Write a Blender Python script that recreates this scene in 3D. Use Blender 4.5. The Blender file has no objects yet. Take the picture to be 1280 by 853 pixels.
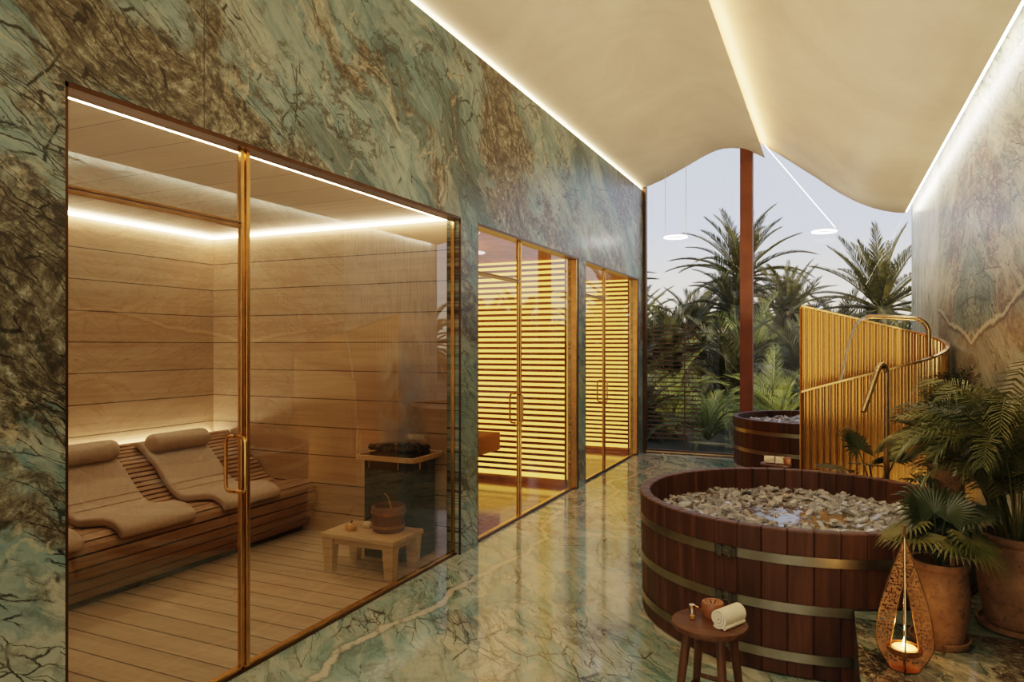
import bpy, math, random
from mathutils import Vector, Matrix
from math import sin, cos, pi, radians, atan2, sqrt

random.seed(7)
S = bpy.context.scene
COL = S.collection
V = Vector

# ------------------------------------------------------------------ mesh builder
class MB:
    def __init__(s):
        s.v = []; s.f = []
    def add(s, vs, fs):
        o = len(s.v)
        s.v += [tuple(p) for p in vs]
        s.f += [tuple(i + o for i in f) for f in fs]
        return s
    def box(s, a, b):
        x0, y0, z0 = a; x1, y1, z1 = b
        return s.add([(x0,y0,z0),(x1,y0,z0),(x1,y1,z0),(x0,y1,z0),(x0,y0,z1),(x1,y0,z1),(x1,y1,z1),(x0,y1,z1)],
                     [(0,3,2,1),(4,5,6,7),(0,1,5,4),(1,2,6,5),(2,3,7,6),(3,0,4,7)])
    def obox(s, c, ax, ay, az):
        c = V(c); ax = V(ax); ay = V(ay); az = V(az)
        vs = [c+i*ax+j*ay+k*az for k in (-1,1) for i, j in ((-1,-1),(1,-1),(1,1),(-1,1))]
        return s.add(vs, [(0,3,2,1),(4,5,6,7),(0,1,5,4),(1,2,6,5),(2,3,7,6),(3,0,4,7)])
    def tube(s, path, r, n=10, cap=True):
        pts = [V(p) for p in path]
        rs = r if isinstance(r, (list, tuple)) else [r]*len(pts)
        vs = []; fs = []
        t0 = (pts[1]-pts[0]).normalized()
        ref = V((0,0,1)) if abs(t0.z) < .9 else V((1,0,0))
        nrm = t0.cross(ref).normalized()
        for i, p in enumerate(pts):
            t = (pts[min(i+1,len(pts)-1)]-pts[max(i-1,0)]).normalized()
            nrm = (nrm - t*nrm.dot(t)).normalized()
            b = t.cross(nrm)
            for k in range(n):
                a = 2*pi*k/n
                vs.append(p + (nrm*cos(a)+b*sin(a))*rs[i])
        for i in range(len(pts)-1):
            for k in range(n):
                k2 = (k+1) % n
                fs.append((i*n+k, i*n+k2, (i+1)*n+k2, (i+1)*n+k))
        if cap:
            fs.append(tuple(range(n-1,-1,-1))); o = (len(pts)-1)*n
            fs.append(tuple(o+k for k in range(n)))
        return s.add(vs, fs)
    def lathe(s, prof, c=(0,0,0), n=32, close=False):
        vs = []; fs = []
        m = len(prof)
        for k in range(n):
            a = 2*pi*k/n
            for r, z in prof:
                vs.append((c[0]+r*cos(a), c[1]+r*sin(a), c[2]+z))
        for k in range(n):
            k2 = (k+1) % n
            for i in range(m if close else m-1):
                j = (i+1) % m
                fs.append((k*m+i, k2*m+i, k2*m+j, k*m+j))
        return s.add(vs, fs)
    def prism(s, poly, fa, fb):
        n = len(poly)
        vs = [fa(p) for p in poly] + [fb(p) for p in poly]
        fs = [tuple(range(n)), tuple(range(2*n-1, n-1, -1))]
        for i in range(n):
            j = (i+1) % n
            fs.append((i, i+n, j+n, j))
        return s.add(vs, fs)
    def build(s, name, mat, parent=None, loc=None, smooth=False, bevel=0, seg=2, fix=True):
        o0 = V((0,0,0))
        if parent is not None:
            p = parent
            while p is not None:
                o0 = o0 + p.location; p = p.parent
        elif loc is not None:
            o0 = V(loc)
        me = bpy.data.meshes.new(name)
        me.from_pydata([tuple(V(q)-o0) for q in s.v], [], s.f)
        me.materials.append(mat)
        if fix:
            import bmesh
            bm = bmesh.new(); bm.from_mesh(me)
            bmesh.ops.recalc_face_normals(bm, faces=bm.faces)
            bm.to_mesh(me); bm.free()
        if smooth:
            me.shade_smooth()
            try: me.set_sharp_from_angle(angle=radians(42))
            except Exception: pass
        ob = bpy.data.objects.new(name, me)
        COL.objects.link(ob)
        if parent is not None: ob.parent = parent
        elif loc is not None: ob.location = loc
        if bevel:
            md = ob.modifiers.new('bevel', 'BEVEL'); md.width = bevel; md.segments = seg
            md.limit_method = 'ANGLE'; md.angle_limit = radians(35)
        return ob

def tag(o, label=None, cat=None, group=None, kind=None):
    if label: o['label'] = label
    if cat: o['category'] = cat
    if group: o['group'] = group
    if kind: o['kind'] = kind
    return o
def thing(name, label, cat, loc, group=None):
    o = bpy.data.objects.new(name, None); COL.objects.link(o)
    o.location = loc; o.empty_display_size = .1
    return tag(o, label, cat, group)
def struct(o, label=None):
    o['kind'] = 'structure'
    if label: o['label'] = label
    return o
def copy_tree(o, parent=None):
    c = o.copy(); COL.objects.link(c)
    if parent is not None: c.parent = parent
    for ch in list(o.children): copy_tree(ch, c)
    return c

# ------------------------------------------------------------------ node helper
class NT:
    def __init__(s, name):
        s.m = bpy.data.materials.new(name); s.m.use_nodes = True
        s.t = s.m.node_tree; s.t.nodes.clear()
        s.out = s.t.nodes.new('ShaderNodeOutputMaterial')
        s._pos = None
    def n(s, typ, ins=None, **pr):
        nd = s.t.nodes.new(typ)
        for k, v in pr.items(): setattr(nd, k, v)
        for k, v in (ins or {}).items(): s.set(nd.inputs[k], v)
        return nd
    def set(s, sock, v):
        if isinstance(v, bpy.types.NodeSocket): s.t.links.new(v, sock)
        elif isinstance(v, bpy.types.Node): s.t.links.new(v.outputs[0], sock)
        else:
            if isinstance(v, (tuple, list)) and len(v) == 3 and sock.type == 'RGBA': v = (*v, 1)
            sock.default_value = v
    def pos(s):
        if s._pos is None: s._pos = s.n('ShaderNodeNewGeometry').outputs['Position']
        return s._pos
    def obj(s): return s.n('ShaderNodeTexCoord').outputs['Object']
    def m2(s, op, a, b=0.0, c=0.0, clamp=False):
        nd = s.n('ShaderNodeMath', operation=op, use_clamp=clamp)
        s.set(nd.inputs[0], a); s.set(nd.inputs[1], b); s.set(nd.inputs[2], c)
        return nd.outputs[0]
    def vm(s, op, a, b=(0,0,0), sc=None):
        nd = s.n('ShaderNodeVectorMath', operation=op)
        s.set(nd.inputs[0], a); s.set(nd.inputs[1], b)
        if sc is not None: s.set(nd.inputs['Scale'], sc)
        return nd.outputs[0]
    def map(s, v, loc=(0,0,0), rot=(0,0,0), sc=(1,1,1)):
        return s.n('ShaderNodeMapping', {'Vector': v, 'Location': loc, 'Rotation': rot, 'Scale': sc}).outputs[0]
    def noise(s, v, sc, det=5, ro=.55, dist=0, col=False):
        nd = s.n('ShaderNodeTexNoise', {'Vector': v, 'Scale': sc, 'Detail': det, 'Roughness': ro, 'Distortion': dist})
        return nd.outputs[1 if col else 0]
    def vor(s, v, sc, feature='DISTANCE_TO_EDGE', out=0):
        nd = s.n('ShaderNodeTexVoronoi', {'Vector': v, 'Scale': sc}, feature=feature)
        return nd.outputs[out]
    def sm(s, v, a, b, c=0.0, d=1.0):
        nd = s.n('ShaderNodeMapRange', {'Value': v, 'From Min': a, 'From Max': b, 'To Min': c, 'To Max': d}, interpolation_type='SMOOTHSTEP')
        return nd.outputs[0]
    def ramp(s, f, st, interp='LINEAR'):
        nd = s.n('ShaderNodeValToRGB', {'Fac': f}); cr = nd.color_ramp; cr.interpolation = interp
        while len(cr.elements) < len(st): cr.elements.new(.5)
        for e, (p, c) in zip(cr.elements, st):
            e.position = p; e.color = (*c, 1) if len(c) == 3 else c
        return nd.outputs[0]
    def mix(s, f, a, b, mode='MIX'):
        nd = s.n('ShaderNodeMix', data_type='RGBA', blend_type=mode)
        s.set(nd.inputs[0], f); s.set(nd.inputs[6], a); s.set(nd.inputs[7], b)
        return nd.outputs[2]
    def sep(s, v):
        nd = s.n('ShaderNodeSeparateXYZ', {0: v}); return nd.outputs[0], nd.outputs[1], nd.outputs[2]
    def comb(s, x, y, z):
        return s.n('ShaderNodeCombineXYZ', {0: x, 1: y, 2: z}).outputs[0]
    def pbr(s, col, rough=.5, metal=0.0, bump=None, bs=.2, bd=.01, **kw):
        p = s.n('ShaderNodeBsdfPrincipled')
        s.set(p.inputs['Base Color'], col); s.set(p.inputs['Roughness'], rough); s.set(p.inputs['Metallic'], metal)
        for k, v in kw.items(): s.set(p.inputs[k.replace('_', ' ')], v)
        if bump is not None:
            b = s.n('ShaderNodeBump', {'Strength': bs, 'Distance': bd, 'Height': bump})
            s.t.links.new(b.outputs[0], p.inputs['Normal'])
        return p
    def fin(s, sh, vol=None):
        if sh is not None: s.set(s.out.inputs[0], sh)
        if vol is not None: s.set(s.out.inputs[1], vol)
        return s.m

def plain(name, col, rough=.5, metal=0.0, var=.15, vs=8.0, **kw):
    q = NT(name)
    nz = q.noise(q.obj(), vs, 4)
    c = q.mix(q.sm(nz, .3, .7), tuple(x*(1-var) for x in col), tuple(min(1, x*(1+var)) for x in col))
    return q.fin(q.pbr(c, rough, metal, **kw))

def emit(name, col, st):
    q = NT(name)
    return q.fin(q.n('ShaderNodeEmission', {'Color': col, 'Strength': st}))

def marble(name, pal, sc=1.0, rough=.06, seed=0.0, rot=.6, book=None, crack=1.0, brown=1.0, seam=None, vein=None, streaks=0.0, bthr=.53, spec=.5, cream=1.0, axis='yz', ysc=1.0, vee=False):
    """polished stone: blocks of teal and sage, gritty brown breccia, straight dark fractures, cream veins"""
    q = NT(name)
    x, y, z = q.sep(q.pos())
    if book is not None: y = q.m2('PINGPONG', q.m2('SUBTRACT', y, book[0]), book[1])
    if ysc != 1.0: y = q.m2('MULTIPLY', y, ysc)
    p = q.comb(y, z, 0) if axis == 'yz' else q.comb(x, y, 0)
    raw = p
    p = q.map(p, (seed*3.1, seed*1.7, seed), (0, 0, rot), (sc, sc, sc))
    w = q.vm('SUBTRACT', q.noise(p, .8, 3, .5, col=True), (.5,.5,.5))
    w2 = q.vm('SUBTRACT', q.noise(p, 3.2, 6, .62, col=True), (.5,.5,.5))
    p1 = q.vm('ADD', q.vm('ADD', p, q.vm('SCALE', w, sc=.9)), q.vm('SCALE', w2, sc=.22))
    p2 = q.vm('ADD', q.vm('ADD', p, q.vm('SCALE', w, sc=.55)), q.vm('SCALE', w2, sc=.10))
    al = q.map(p1, sc=(.55, 1.35, 1))
    # big blocks of colour
    n1 = q.noise(al, 1.15, 8, .60)
    base = q.ramp(n1, [(.36, pal[0]), (.44, pal[1]), (.50, pal[2]), (.555, pal[1]), (.60, pal[3]), (.68, pal[2])])
    vc = q.vor(q.map(p2, sc=(.8, 1.5, 1)), 3.0, 'F1', 1)
    vr = q.sep(vc)[0]
    base = q.mix(q.sm(vr, .55, .95, 0, .35), base, pal[3])
    base = q.mix(q.sm(vr, .45, .05, 0, .30), base, pal[0])
    # hatching along the bedding
    h1 = q.noise(q.map(p2, sc=(.8, 13, 1)), 1.6, 7, .7)
    base = q.mix(q.sm(h1, .53, .70, 0, .55), base, pal[3])
    base = q.mix(q.sm(h1, .47, .32, 0, .65), base, pal[0])
    if streaks:
        sv = q.noise(q.map(raw, sc=(9, .35, 1)), 3.2, 6, .6)
        base = q.mix(q.sm(sv, .42, .60, 0, streaks), base, (.66,.68,.62))
        base = q.mix(q.sm(sv, .44, .3, 0, streaks*.6), base, (.13,.16,.14))
    # grit
    gr = q.noise(p2, 20, 8, .80)
    gr2 = q.noise(q.map(p1, sc=(1, 1.8, 1)), 8, 9, .75)
    base = q.mix(1.0, base, q.ramp(gr2, [(.30, (.45,.45,.43)), (.5, (1,1,1)), (.7, (1.0,.99,.95))]), 'MULTIPLY')
    # brown breccia
    bn = q.noise(q.vm('ADD', al, (5.1, 2.3, 0)), .95, 10, .66)
    bcol = q.ramp(gr, [(.30, tuple(c*.4 for c in pal[4])), (.44, tuple(c*2.6 for c in pal[4])), (.54, (pal[4][0]*7, pal[4][1]*8.5, pal[4][2]*9)), (.64, pal[3])])
    bcol = q.mix(q.sm(gr2, .50, .40, 0, .85), bcol, tuple(c*.8 for c in pal[4]))
    base = q.mix(q.m2('MULTIPLY', q.sm(bn, bthr, bthr+.05), .95*brown), base, bcol)
    # root like dark clusters
    rd = q.m2('ABSOLUTE', q.m2('SUBTRACT', q.noise(q.vm('ADD', al, (2.7, 8.8, 0)), 1.7, 9, .68), .5))
    rg = q.sm(q.noise(p, 1.2, 3), .40, .56)
    base = q.mix(q.m2('MULTIPLY', q.m2('MULTIPLY', q.sm(rd, .0, .022, 1, 0), rg), .85*brown), base, pal[4])
    # branching fractures: edges of long cells in several directions, shown only in patches
    p3 = q.vm('ADD', q.vm('ADD', p, q.vm('SCALE', w, sc=.30)), q.vm('SCALE', w2, sc=.09))
    def ridge(rz, sx, sy, scl, eps, off, g0, gs):
        l_ = q.sm(q.vor(q.map(p3, (off, off*1.3, 0), (0, 0, rz), (sx, sy, 1)), scl), eps*.25, eps, 1, 0)
        g_ = q.sm(q.noise(q.vm('ADD', p, (off*2.1, off, 0)), gs, 5, .6), g0, g0+.05)
        return q.m2('MULTIPLY', l_, g_)
    ls = [ridge(.25, .6, 1.5, 2.4, .011, 1.1, .52, 1.3), ridge(-.75, .5, 1.9, 4.2, .018, 4.7, .53, 1.6),
          ridge(1.2, .5, 2.2, 4.6, .020, 7.9, .53, 1.8), ridge(.05, .35, 3.0, 6.0, .026, 10.3, .53, 1.5),
          ridge(-1.2, .5, 2.4, 8.0, .030, 13.9, .54, 2.2), ridge(.45, .3, 3.4, 9.0, .042, 17.3, .55, 2.0)]
    cr = ls[0]
    for l_ in ls[1:]: cr = q.m2('MAXIMUM', cr, l_)
    cr = q.m2('MULTIPLY', cr, q.sm(gr2, .34, .5, .25, 1))
    base = q.mix(q.m2('MULTIPLY', cr, .95*crack), base, (.012,.011,.008))
    # cream veins
    vn = q.m2('ABSOLUTE', q.m2('SUBTRACT', q.noise(q.map(p1, sc=(.7, 1.2, 1)), .62, 6, .58), .48))
    vm_ = q.m2('MULTIPLY', q.sm(vn, .001, .006, 1, 0), q.sm(gr2, .44, .56))
    base = q.mix(q.m2('MULTIPLY', vm_, .6*cream), base, (.50,.42,.27))
    if vein is not None:
        x0, y0_, z0_ = q.sep(q.pos())
        off = q.m2('MULTIPLY', q.m2('SUBTRACT', q.noise(q.map(q.pos(), sc=(.15, 1, 1)), 0.6, 4, .5), .5), 1.3)
        off = q.m2('ADD', off, q.m2('MULTIPLY', q.m2('SUBTRACT', q.noise(q.pos(), 11, 6, .7), .5), .10))
        d = q.m2('ABSOLUTE', q.m2('ADD', q.m2('SUBTRACT', x0, vein), off))
        base = q.mix(q.sm(d, .02, .06, .45, 0), base, (.05,.04,.025))
        base = q.mix(q.m2('MULTIPLY', q.sm(d, .012, .034, 1, 0), q.sm(gr2, .34, .5, .25, .9)), base, (.50,.47,.36))
    if vee:
        x0, y0_, z0_ = q.sep(q.pos())
        yy = q.m2('PINGPONG', q.m2('SUBTRACT', y0_, book[0]), book[1])
        nn = q.m2('MULTIPLY', q.m2('SUBTRACT', q.noise(p1, 2.2, 7, .62), .5), .30)
        d = q.m2('SUBTRACT', z0_, q.m2('ADD', q.m2('ADD', q.m2('MULTIPLY', yy, .15), 1.60), nn))
        base = q.mix(q.m2('MULTIPLY', q.sm(d, -.55, -.02), q.sm(d, .02, -.02, 0, .3)), base, (.22,.15,.11))
        base = q.mix(q.sm(q.m2('ABSOLUTE', d), .006, .024, .85, 0), base, (.68,.62,.48))
        base = q.mix(q.sm(q.m2('ABSOLUTE', q.m2('ADD', d, .035)), .004, .02, .8, 0), base, (.05,.035,.022))
    if seam is not None:
        for ys in seam:
            d = q.m2('ABSOLUTE', q.m2('SUBTRACT', y, ys))
            base = q.mix(q.m2('LESS_THAN', d, .0022), base, (.03,.03,.025))
    return q.fin(q.pbr(base, rough, Specular_IOR_Level=spec))

def planks(name, dark, light, axis, pitch, off=0.0, grain=0, rough=.5, gap=.006, gc=(.035,.02,.01), seed=0.0, gs=1.0):
    """wood boards split along one world axis, grain along another"""
    q = NT(name)
    p = q.pos()
    c = q.sep(p)
    t = q.m2('DIVIDE', q.m2('ADD', c[axis], off), pitch)
    idx = q.m2('FLOOR', t)
    fr = q.m2('ABSOLUTE', q.m2('SUBTRACT', q.m2('FRACT', t), .5))
    line = q.m2('GREATER_THAN', fr, .5 - gap/pitch/2)
    rnd = q.n('ShaderNodeTexWhiteNoise', {'W': q.m2('ADD', idx, seed)}, noise_dimensions='1D').outputs['Value']
    sc = [14*gs, 14*gs, 14*gs]; sc[grain] = .8*gs
    shift = q.comb(q.m2('MULTIPLY', rnd, 31), q.m2('MULTIPLY', rnd, 17), q.m2('MULTIPLY', rnd, 23))
    pp = q.vm('ADD', q.map(p, sc=tuple(sc)), shift)
    g = q.noise(pp, 1.2, 6, .6, 1.0)
    col = q.mix(q.sm(g, .3, .7), dark, light)
    col = q.mix(q.m2('MULTIPLY', rnd, .35), col, tuple(x*.72 for x in dark))
    col = q.mix(line, col, gc)
    return q.fin(q.pbr(col, rough, bump=q.m2('SUBTRACT', 1, line), bs=.25, bd=.004))

def wood(name, dark, light, axis=2, rough=.45, gs=1.0, staves=0, dots=False):
    q = NT(name)
    p = q.obj()
    col_p = p
    rnd = None
    if staves:
        x, y, z = q.sep(p)
        a = q.m2('ARCTAN2', y, x)
        idx = q.m2('FLOOR', q.m2('MULTIPLY', a, staves/(2*pi)))
        rnd = q.n('ShaderNodeTexWhiteNoise', {'W': idx}, noise_dimensions='1D').outputs['Value']
        col_p = q.vm('ADD', p, q.comb(q.m2('MULTIPLY', rnd, 7), q.m2('MULTIPLY', rnd, 9), rnd))
    sc = [16*gs]*3; sc[axis] = 1.0*gs
    g = q.noise(q.map(col_p, sc=tuple(sc)), 1.3, 7, .62, .8)
    col = q.mix(q.sm(g, .28, .72), dark, light)
    if rnd is not None:
        col = q.mix(q.m2('MULTIPLY', rnd, .6), col, tuple(x*.5 for x in dark))
        col = q.mix(q.sm(rnd, .6, 1, 0, .35), col, tuple(min(1, x*1.3) for x in light))
    return q.fin(q.pbr(col, rough, bump=g, bs=.12, bd=.004, Specular_IOR_Level=.3))

# ------------------------------------------------------------------ materials
PAL = [(.052,.10,.096), (.16,.265,.25), (.285,.345,.285), (.44,.43,.325), (.028,.0205,.0125)]
PALF = [(.065,.135,.115), (.20,.325,.28), (.34,.40,.315), (.52,.50,.375), (.05,.031,.017)]
PALR = [(.075,.11,.095), (.29,.365,.325), (.47,.46,.37), (.66,.61,.48), (.05,.029,.019)]
PALD = [(.022,.045,.035), (.08,.12,.095), (.19,.20,.14), (.38,.34,.24), (.016,.011,.007)]
M = {}
M['marble_wall'] = marble('marble_wall', PAL, .9, .30, 0.3, .62, seam=(2.253,), bthr=.515)
M['marble_floor'] = marble('marble_floor', PALF, .8, .085, 4.4, .9, crack=.85, brown=.6, vein=-2.2, bthr=.56, spec=.7, axis='xy')
M['marble_right'] = marble('marble_right', PALR, 1.0, .30, 2.2, .75, book=(6.04, 1.74), ysc=.5, vee=True, crack=1.0, bthr=.54, brown=.85, spec=.2)
M['marble_streak'] = marble('marble_streak', PALR, .8, .25, 6.2, .9, crack=.15, brown=.3, streaks=.9, bthr=.60)
M['marble_dark'] = marble('marble_dark', PALD, 2.2, .10, 8.1, .9, crack=.9, bthr=.49, axis='xy')
M['marble_pale'] = marble('marble_pale', [(.09,.13,.10),(.15,.20,.155),(.21,.24,.185),(.26,.26,.20),(.05,.033,.02)], 1.2, .15, 3.3, .3, crack=.3, brown=.4, bthr=.6, axis='xy')
M['room_floor'] = marble('room_floor', [(.17,.05,.025),(.24,.08,.04),(.28,.105,.055),(.36,.16,.10),(.06,.02,.012)], 1.0, .12, 5.0, .4, crack=.25, brown=.3, axis='xy')

W1, W2 = (.36,.255,.165), (.48,.355,.24)
M['sauna_back'] = planks('sauna_back', W1, W2, 2, .235, .07, 1, .5, .007)
M['sauna_end'] = planks('sauna_end', W1, W2, 2, .235, .07, 0, .5, .007, seed=5)
M['sauna_ceil'] = planks('sauna_ceil', (.36,.25,.165), (.44,.315,.21), 1, .36, .05, 0, .55, .007, seed=9)
M['sauna_floor'] = planks('sauna_floor', (.36,.265,.175), (.48,.365,.25), 1, .168, 0, 0, .5, .010, gc=(.07,.04,.02), seed=3)
M['bench_wood'] = wood('bench_wood', (.24,.155,.095), (.36,.25,.165), 1, .5)
M['bench_dark'] = plain('bench_dark', (.06,.035,.02), .8)
M['pale_wood'] = wood('pale_wood', (.36,.25,.15), (.50,.37,.235), 0, .45)
M['stool_wood'] = wood('stool_wood', (.06,.026,.013), (.13,.058,.028), 0, .4, 1.6)
M['leg_wood'] = wood('leg_wood', (.07,.03,.015), (.14,.064,.031), 2, .4, 1.6)
M['tub_wood'] = wood('tub_wood', (.036,.0145,.008), (.115,.047,.023), 2, .5, 1.0, staves=48)
M['plaster_room'] = plain('plaster_room', (.50,.30,.18), .8)
M['hidden_wall'] = plain('hidden_wall', (.42,.33,.22), .8)

q = NT('ceiling_plaster')
n1 = q.noise(q.map(q.pos(), sc=(1, .7, 1)), 1.3, 8, .62, .5)
c = q.mix(q.sm(n1, .32, .68), (.55,.44,.325), (.66,.54,.405))
M['ceiling'] = q.fin(q.pbr(c, .5, bump=n1, bs=.15, bd=.02, Specular_IOR_Level=.35))

M['gold'] = plain('gold', (.62,.36,.13), .24, 1.0, .12, 14)
M['dark_bronze'] = plain('dark_bronze', (.10,.055,.03), .35, .9)
M['bronze'] = plain('bronze', (.30,.165,.07), .35, .9)
M['rust_steel'] = plain('rust_steel', (.17,.055,.022), .5, .25, .15, 4)
M['fence_brown'] = plain('fence_brown', (.12,.065,.032), .6)
M['brass'] = plain('brass', (.46,.31,.16), .26, 1.0, .2, 20)
M['steel'] = plain('steel', (.30,.27,.20), .36, 1.0, .2, 5)
M['steel_dark'] = plain('steel_dark', (.16,.15,.13), .35, 1.0, .2, 30)
M['copper'] = plain('copper', (.36,.16,.06), .34, 1.0, .2, 40)
M['pad'] = plain('pad', (.42,.345,.28), .85, 0, .05, 30)
M['towel'] = plain('towel', (.74,.66,.49), .95, 0, .05, 60)
M['stove'] = plain('stove', (.012,.018,.02), .35, .3, .2)
M['stone'] = plain('stone', (.012,.012,.013), .75, 0, .5, 30)
M['candle_brown'] = plain('candle_brown', (.26,.10,.035), .45, 0, .1, 10)
M['bench_brown'] = plain('bench_brown', (.26,.085,.035), .6, 0, .1, 10)
M['wax'] = plain('wax', (.75,.58,.36), .5)
M['soil'] = plain('soil', (.02,.013,.008), .95, 0, .5, 40)
M['terracotta'] = None
q = NT('terracotta')
nz = q.noise(q.obj(), 9, 9, .7)
n2 = q.noise(q.obj(), 30, 5, .7)
c = q.mix(q.sm(nz, .3, .7), (.115,.056,.023), (.21,.112,.05))
c = q.mix(q.sm(n2, .52, .66, 0, .75), c, (.05,.027,.015))
M['terracotta'] = q.fin(q.pbr(c, .8, bump=nz, bs=.3, bd=.01))

def leafmat(name, a, b, tr=.35, rough=.4):
    q = NT(name)
    nz = q.noise(q.pos(), 6, 3)
    c = q.mix(q.sm(nz, .3, .7), a, b)
    p = q.pbr(c, rough)
    t = q.n('ShaderNodeBsdfTranslucent', {'Color': c})
    return q.fin(q.n('ShaderNodeMixShader', {0: tr, 1: p, 2: t}))
M['leaf_dark'] = leafmat('leaf_dark', (.016,.027,.010), (.05,.064,.024), .2)
M['leaf_mid'] = leafmat('leaf_mid', (.06,.072,.019), (.19,.175,.06), .3)
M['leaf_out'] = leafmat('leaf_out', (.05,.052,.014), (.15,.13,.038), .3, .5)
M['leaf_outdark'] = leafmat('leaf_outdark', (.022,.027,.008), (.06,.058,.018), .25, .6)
M['leaf_outlight'] = leafmat('leaf_outlight', (.13,.16,.035), (.26,.28,.08), .4, .5)
M['stem'] = plain('stem', (.06,.075,.025), .5)
M['trunk'] = plain('trunk', (.09,.06,.035), .9, 0, .4, 14)

def glass(name, tint, refl=1.0, base=.0, rough=0.0, streak=False):
    q = NT(name)
    fr = q.n('ShaderNodeFresnel', {'IOR': 1.5}).outputs[0]
    # a fresnel from the back side of a thin pane must read the same: use facing weight
    lw = q.n('ShaderNodeLayerWeight', {'Blend': .5}).outputs['Facing']
    f5 = q.m2('POWER', lw, 5.0)
    fac = q.m2('ADD', q.m2('MULTIPLY', f5, .9*refl), .075*refl + base, clamp=True)
    tr = q.n('ShaderNodeBsdfTransparent', {'Color': tint})
    gl = q.n('ShaderNodeBsdfGlossy', {'Color': (.95,.95,.95), 'Roughness': rough})
    sh = q.n('ShaderNodeMixShader', {0: fac, 1: tr, 2: gl})
    if streak:
        sv = q.noise(q.map(q.pos(), sc=(14, 1, .12)), 2.0, 5, .6)
        k = q.sm(sv, .52, .72, 0.0, .05)
        d = q.n('ShaderNodeBsdfTranslucent', {'Color': (.85,.87,.92)})
        sh = q.n('ShaderNodeMixShader', {0: k, 1: sh, 2: d})
        vd = q.n('ShaderNodeTexVoronoi', {'Vector': q.pos(), 'Scale': 15}, feature='F1')
        drop = q.m2('LESS_THAN', vd.outputs['Distance'], .10)
        g = q.sm(q.noise(q.pos(), .9, 3), .46, .6)
        x, y, z = q.sep(q.pos())
        hi = q.sm(z, 1.9, 1.2)
        drop = q.m2('MULTIPLY', drop, q.m2('MULTIPLY', g, q.m2('MULTIPLY', hi, .7)))
        d2 = q.n('ShaderNodeBsdfTranslucent', {'Color': (1,.98,.85)})
        sh = q.n('ShaderNodeMixShader', {0: drop, 1: sh, 2: d2})
    return q.fin(sh)
M['glass_sauna'] = glass('glass_sauna', (.86,.76,.62), 1.0, .07)
M['glass_room'] = glass('glass_room', (.90,.80,.66), .9, .02)
M['glass_window'] = glass('glass_window', (.92,.915,.90), .10, .004, streak=True)
M['vial_glass'] = glass('vial_glass', (.85,.75,.55), 1.2, .1)

LED = (1.0, .83, .60)
M['led'] = emit('led', LED, 22)
M['led_ceiling'] = emit('led_ceiling', (1.0,.72,.40), 70)
M['led_edge'] = emit('led_edge', (1.0,.82,.55), 9)
M['led_white'] = emit('led_white', (1.0,.88,.68), 26)
M['led_ridge'] = emit('led_ridge', (1.0,.66,.30), 36)
M['slat_light'] = emit('slat_light', (1.0,.60,.12), 1.75)
M['slat'] = plain('slat', (.34,.16,.05), .45)
M['ring'] = emit('ring', (1.0,.97,.92), 9)
M['flame'] = emit('flame', (1.0,.55,.16), 60)

# fluted amber glass
q = NT('fluted_amber')
a = q.pbr((.72,.47,.20), .13, 1.0)
t = q.n('ShaderNodeBsdfTranslucent', {'Color': (.85,.50,.16)})
tp = q.n('ShaderNodeBsdfTransparent', {'Color': (.80,.62,.36)})
m1 = q.n('ShaderNodeMixShader', {0: .16, 1: a, 2: t})
M['fluted'] = q.fin(m1)

q = NT('ice')
nz = q.n('ShaderNodeObjectInfo').outputs['Random']
c = q.mix(nz, (.84,.79,.72), (1.0,.99,.97))
M['ice'] = q.fin(q.pbr(c, .05, Transmission_Weight=.72, IOR=1.31, Specular_IOR_Level=.7))
q = NT('water')
nz = q.noise(q.pos(), 9, 4)
M['water'] = q.fin(q.pbr((.085,.06,.035), .03, bump=nz, bs=.25, bd=.02, Specular_IOR_Level=.8))
q = NT('stream')
M['stream'] = q.fin(q.pbr((.9,.9,.88), .05, Transmission_Weight=.6, IOR=1.33))
q = NT('ground_soil')
nz = q.noise(q.pos(), .8, 8, .7)
M['ground'] = q.fin(q.pbr(q.mix(q.sm(nz, .3, .7), (.018,.02,.008), (.05,.045,.02)), .95))

# ------------------------------------------------------------------ room shell
YB, YE = -1.7, 10.15            # back wall and window plane
XL, XR = -2.5, .92
H = 2.5                          # height of the glazed openings
OPEN = [(1.64, 4.60), (4.87, 7.26), (7.50, 9.86)]

struct(MB().add([(-2.62,YB,0),(XR,YB,0),(XR,YE+.1,0),(-2.62,YE+.1,0),(-2.62,YB,-.2),(XR,YB,-.2),(XR,YE+.1,-.2),(-2.62,YE+.1,-.2)],
       [(0,1,2,3),(7,6,5,4),(0,4,5,1),(1,5,6,2),(2,6,7,3),(3,7,4,0)]).build('floor', M['marble_floor']), 'polished teal marble floor of the spa corridor')

mb = MB()
ys = [YB] + [y for o in OPEN for y in o] + [YE + .02]
for i in range(0, len(ys), 2):
    mb.box((-2.62, ys[i], 0), (XL, ys[i+1], H))
mb.box((-2.62, YB, H), (XL, YE+.02, 3.66)); mb.box((-2.53, YB, 3.66), (XL, YE+.02, 3.80)); mb.box((-2.95, YB, 3.60), (-2.62, YE+.02, 3.66))
struct(mb.build('wall_left', M['marble_wall']), 'teal and brown marble wall with three glazed openings')
struct(MB().box((XR, YB, -.2), (XR+.15, 7.79, 3.95)).build('wall_right', M['marble_right']), 'pale bookmatched marble wall behind the potted palms')
struct(MB().box((XR, 7.79, -.2), (XR+.15, YE+.12, 3.95)).build('wall_right', M['marble_streak']), 'pale vertically streaked marble wall panel beside the window')
struct(MB().box((-2.9, YB-.15, -.2), (XR+.15, YB, 4.6)).build('wall_back', M['hidden_wall']))

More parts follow.
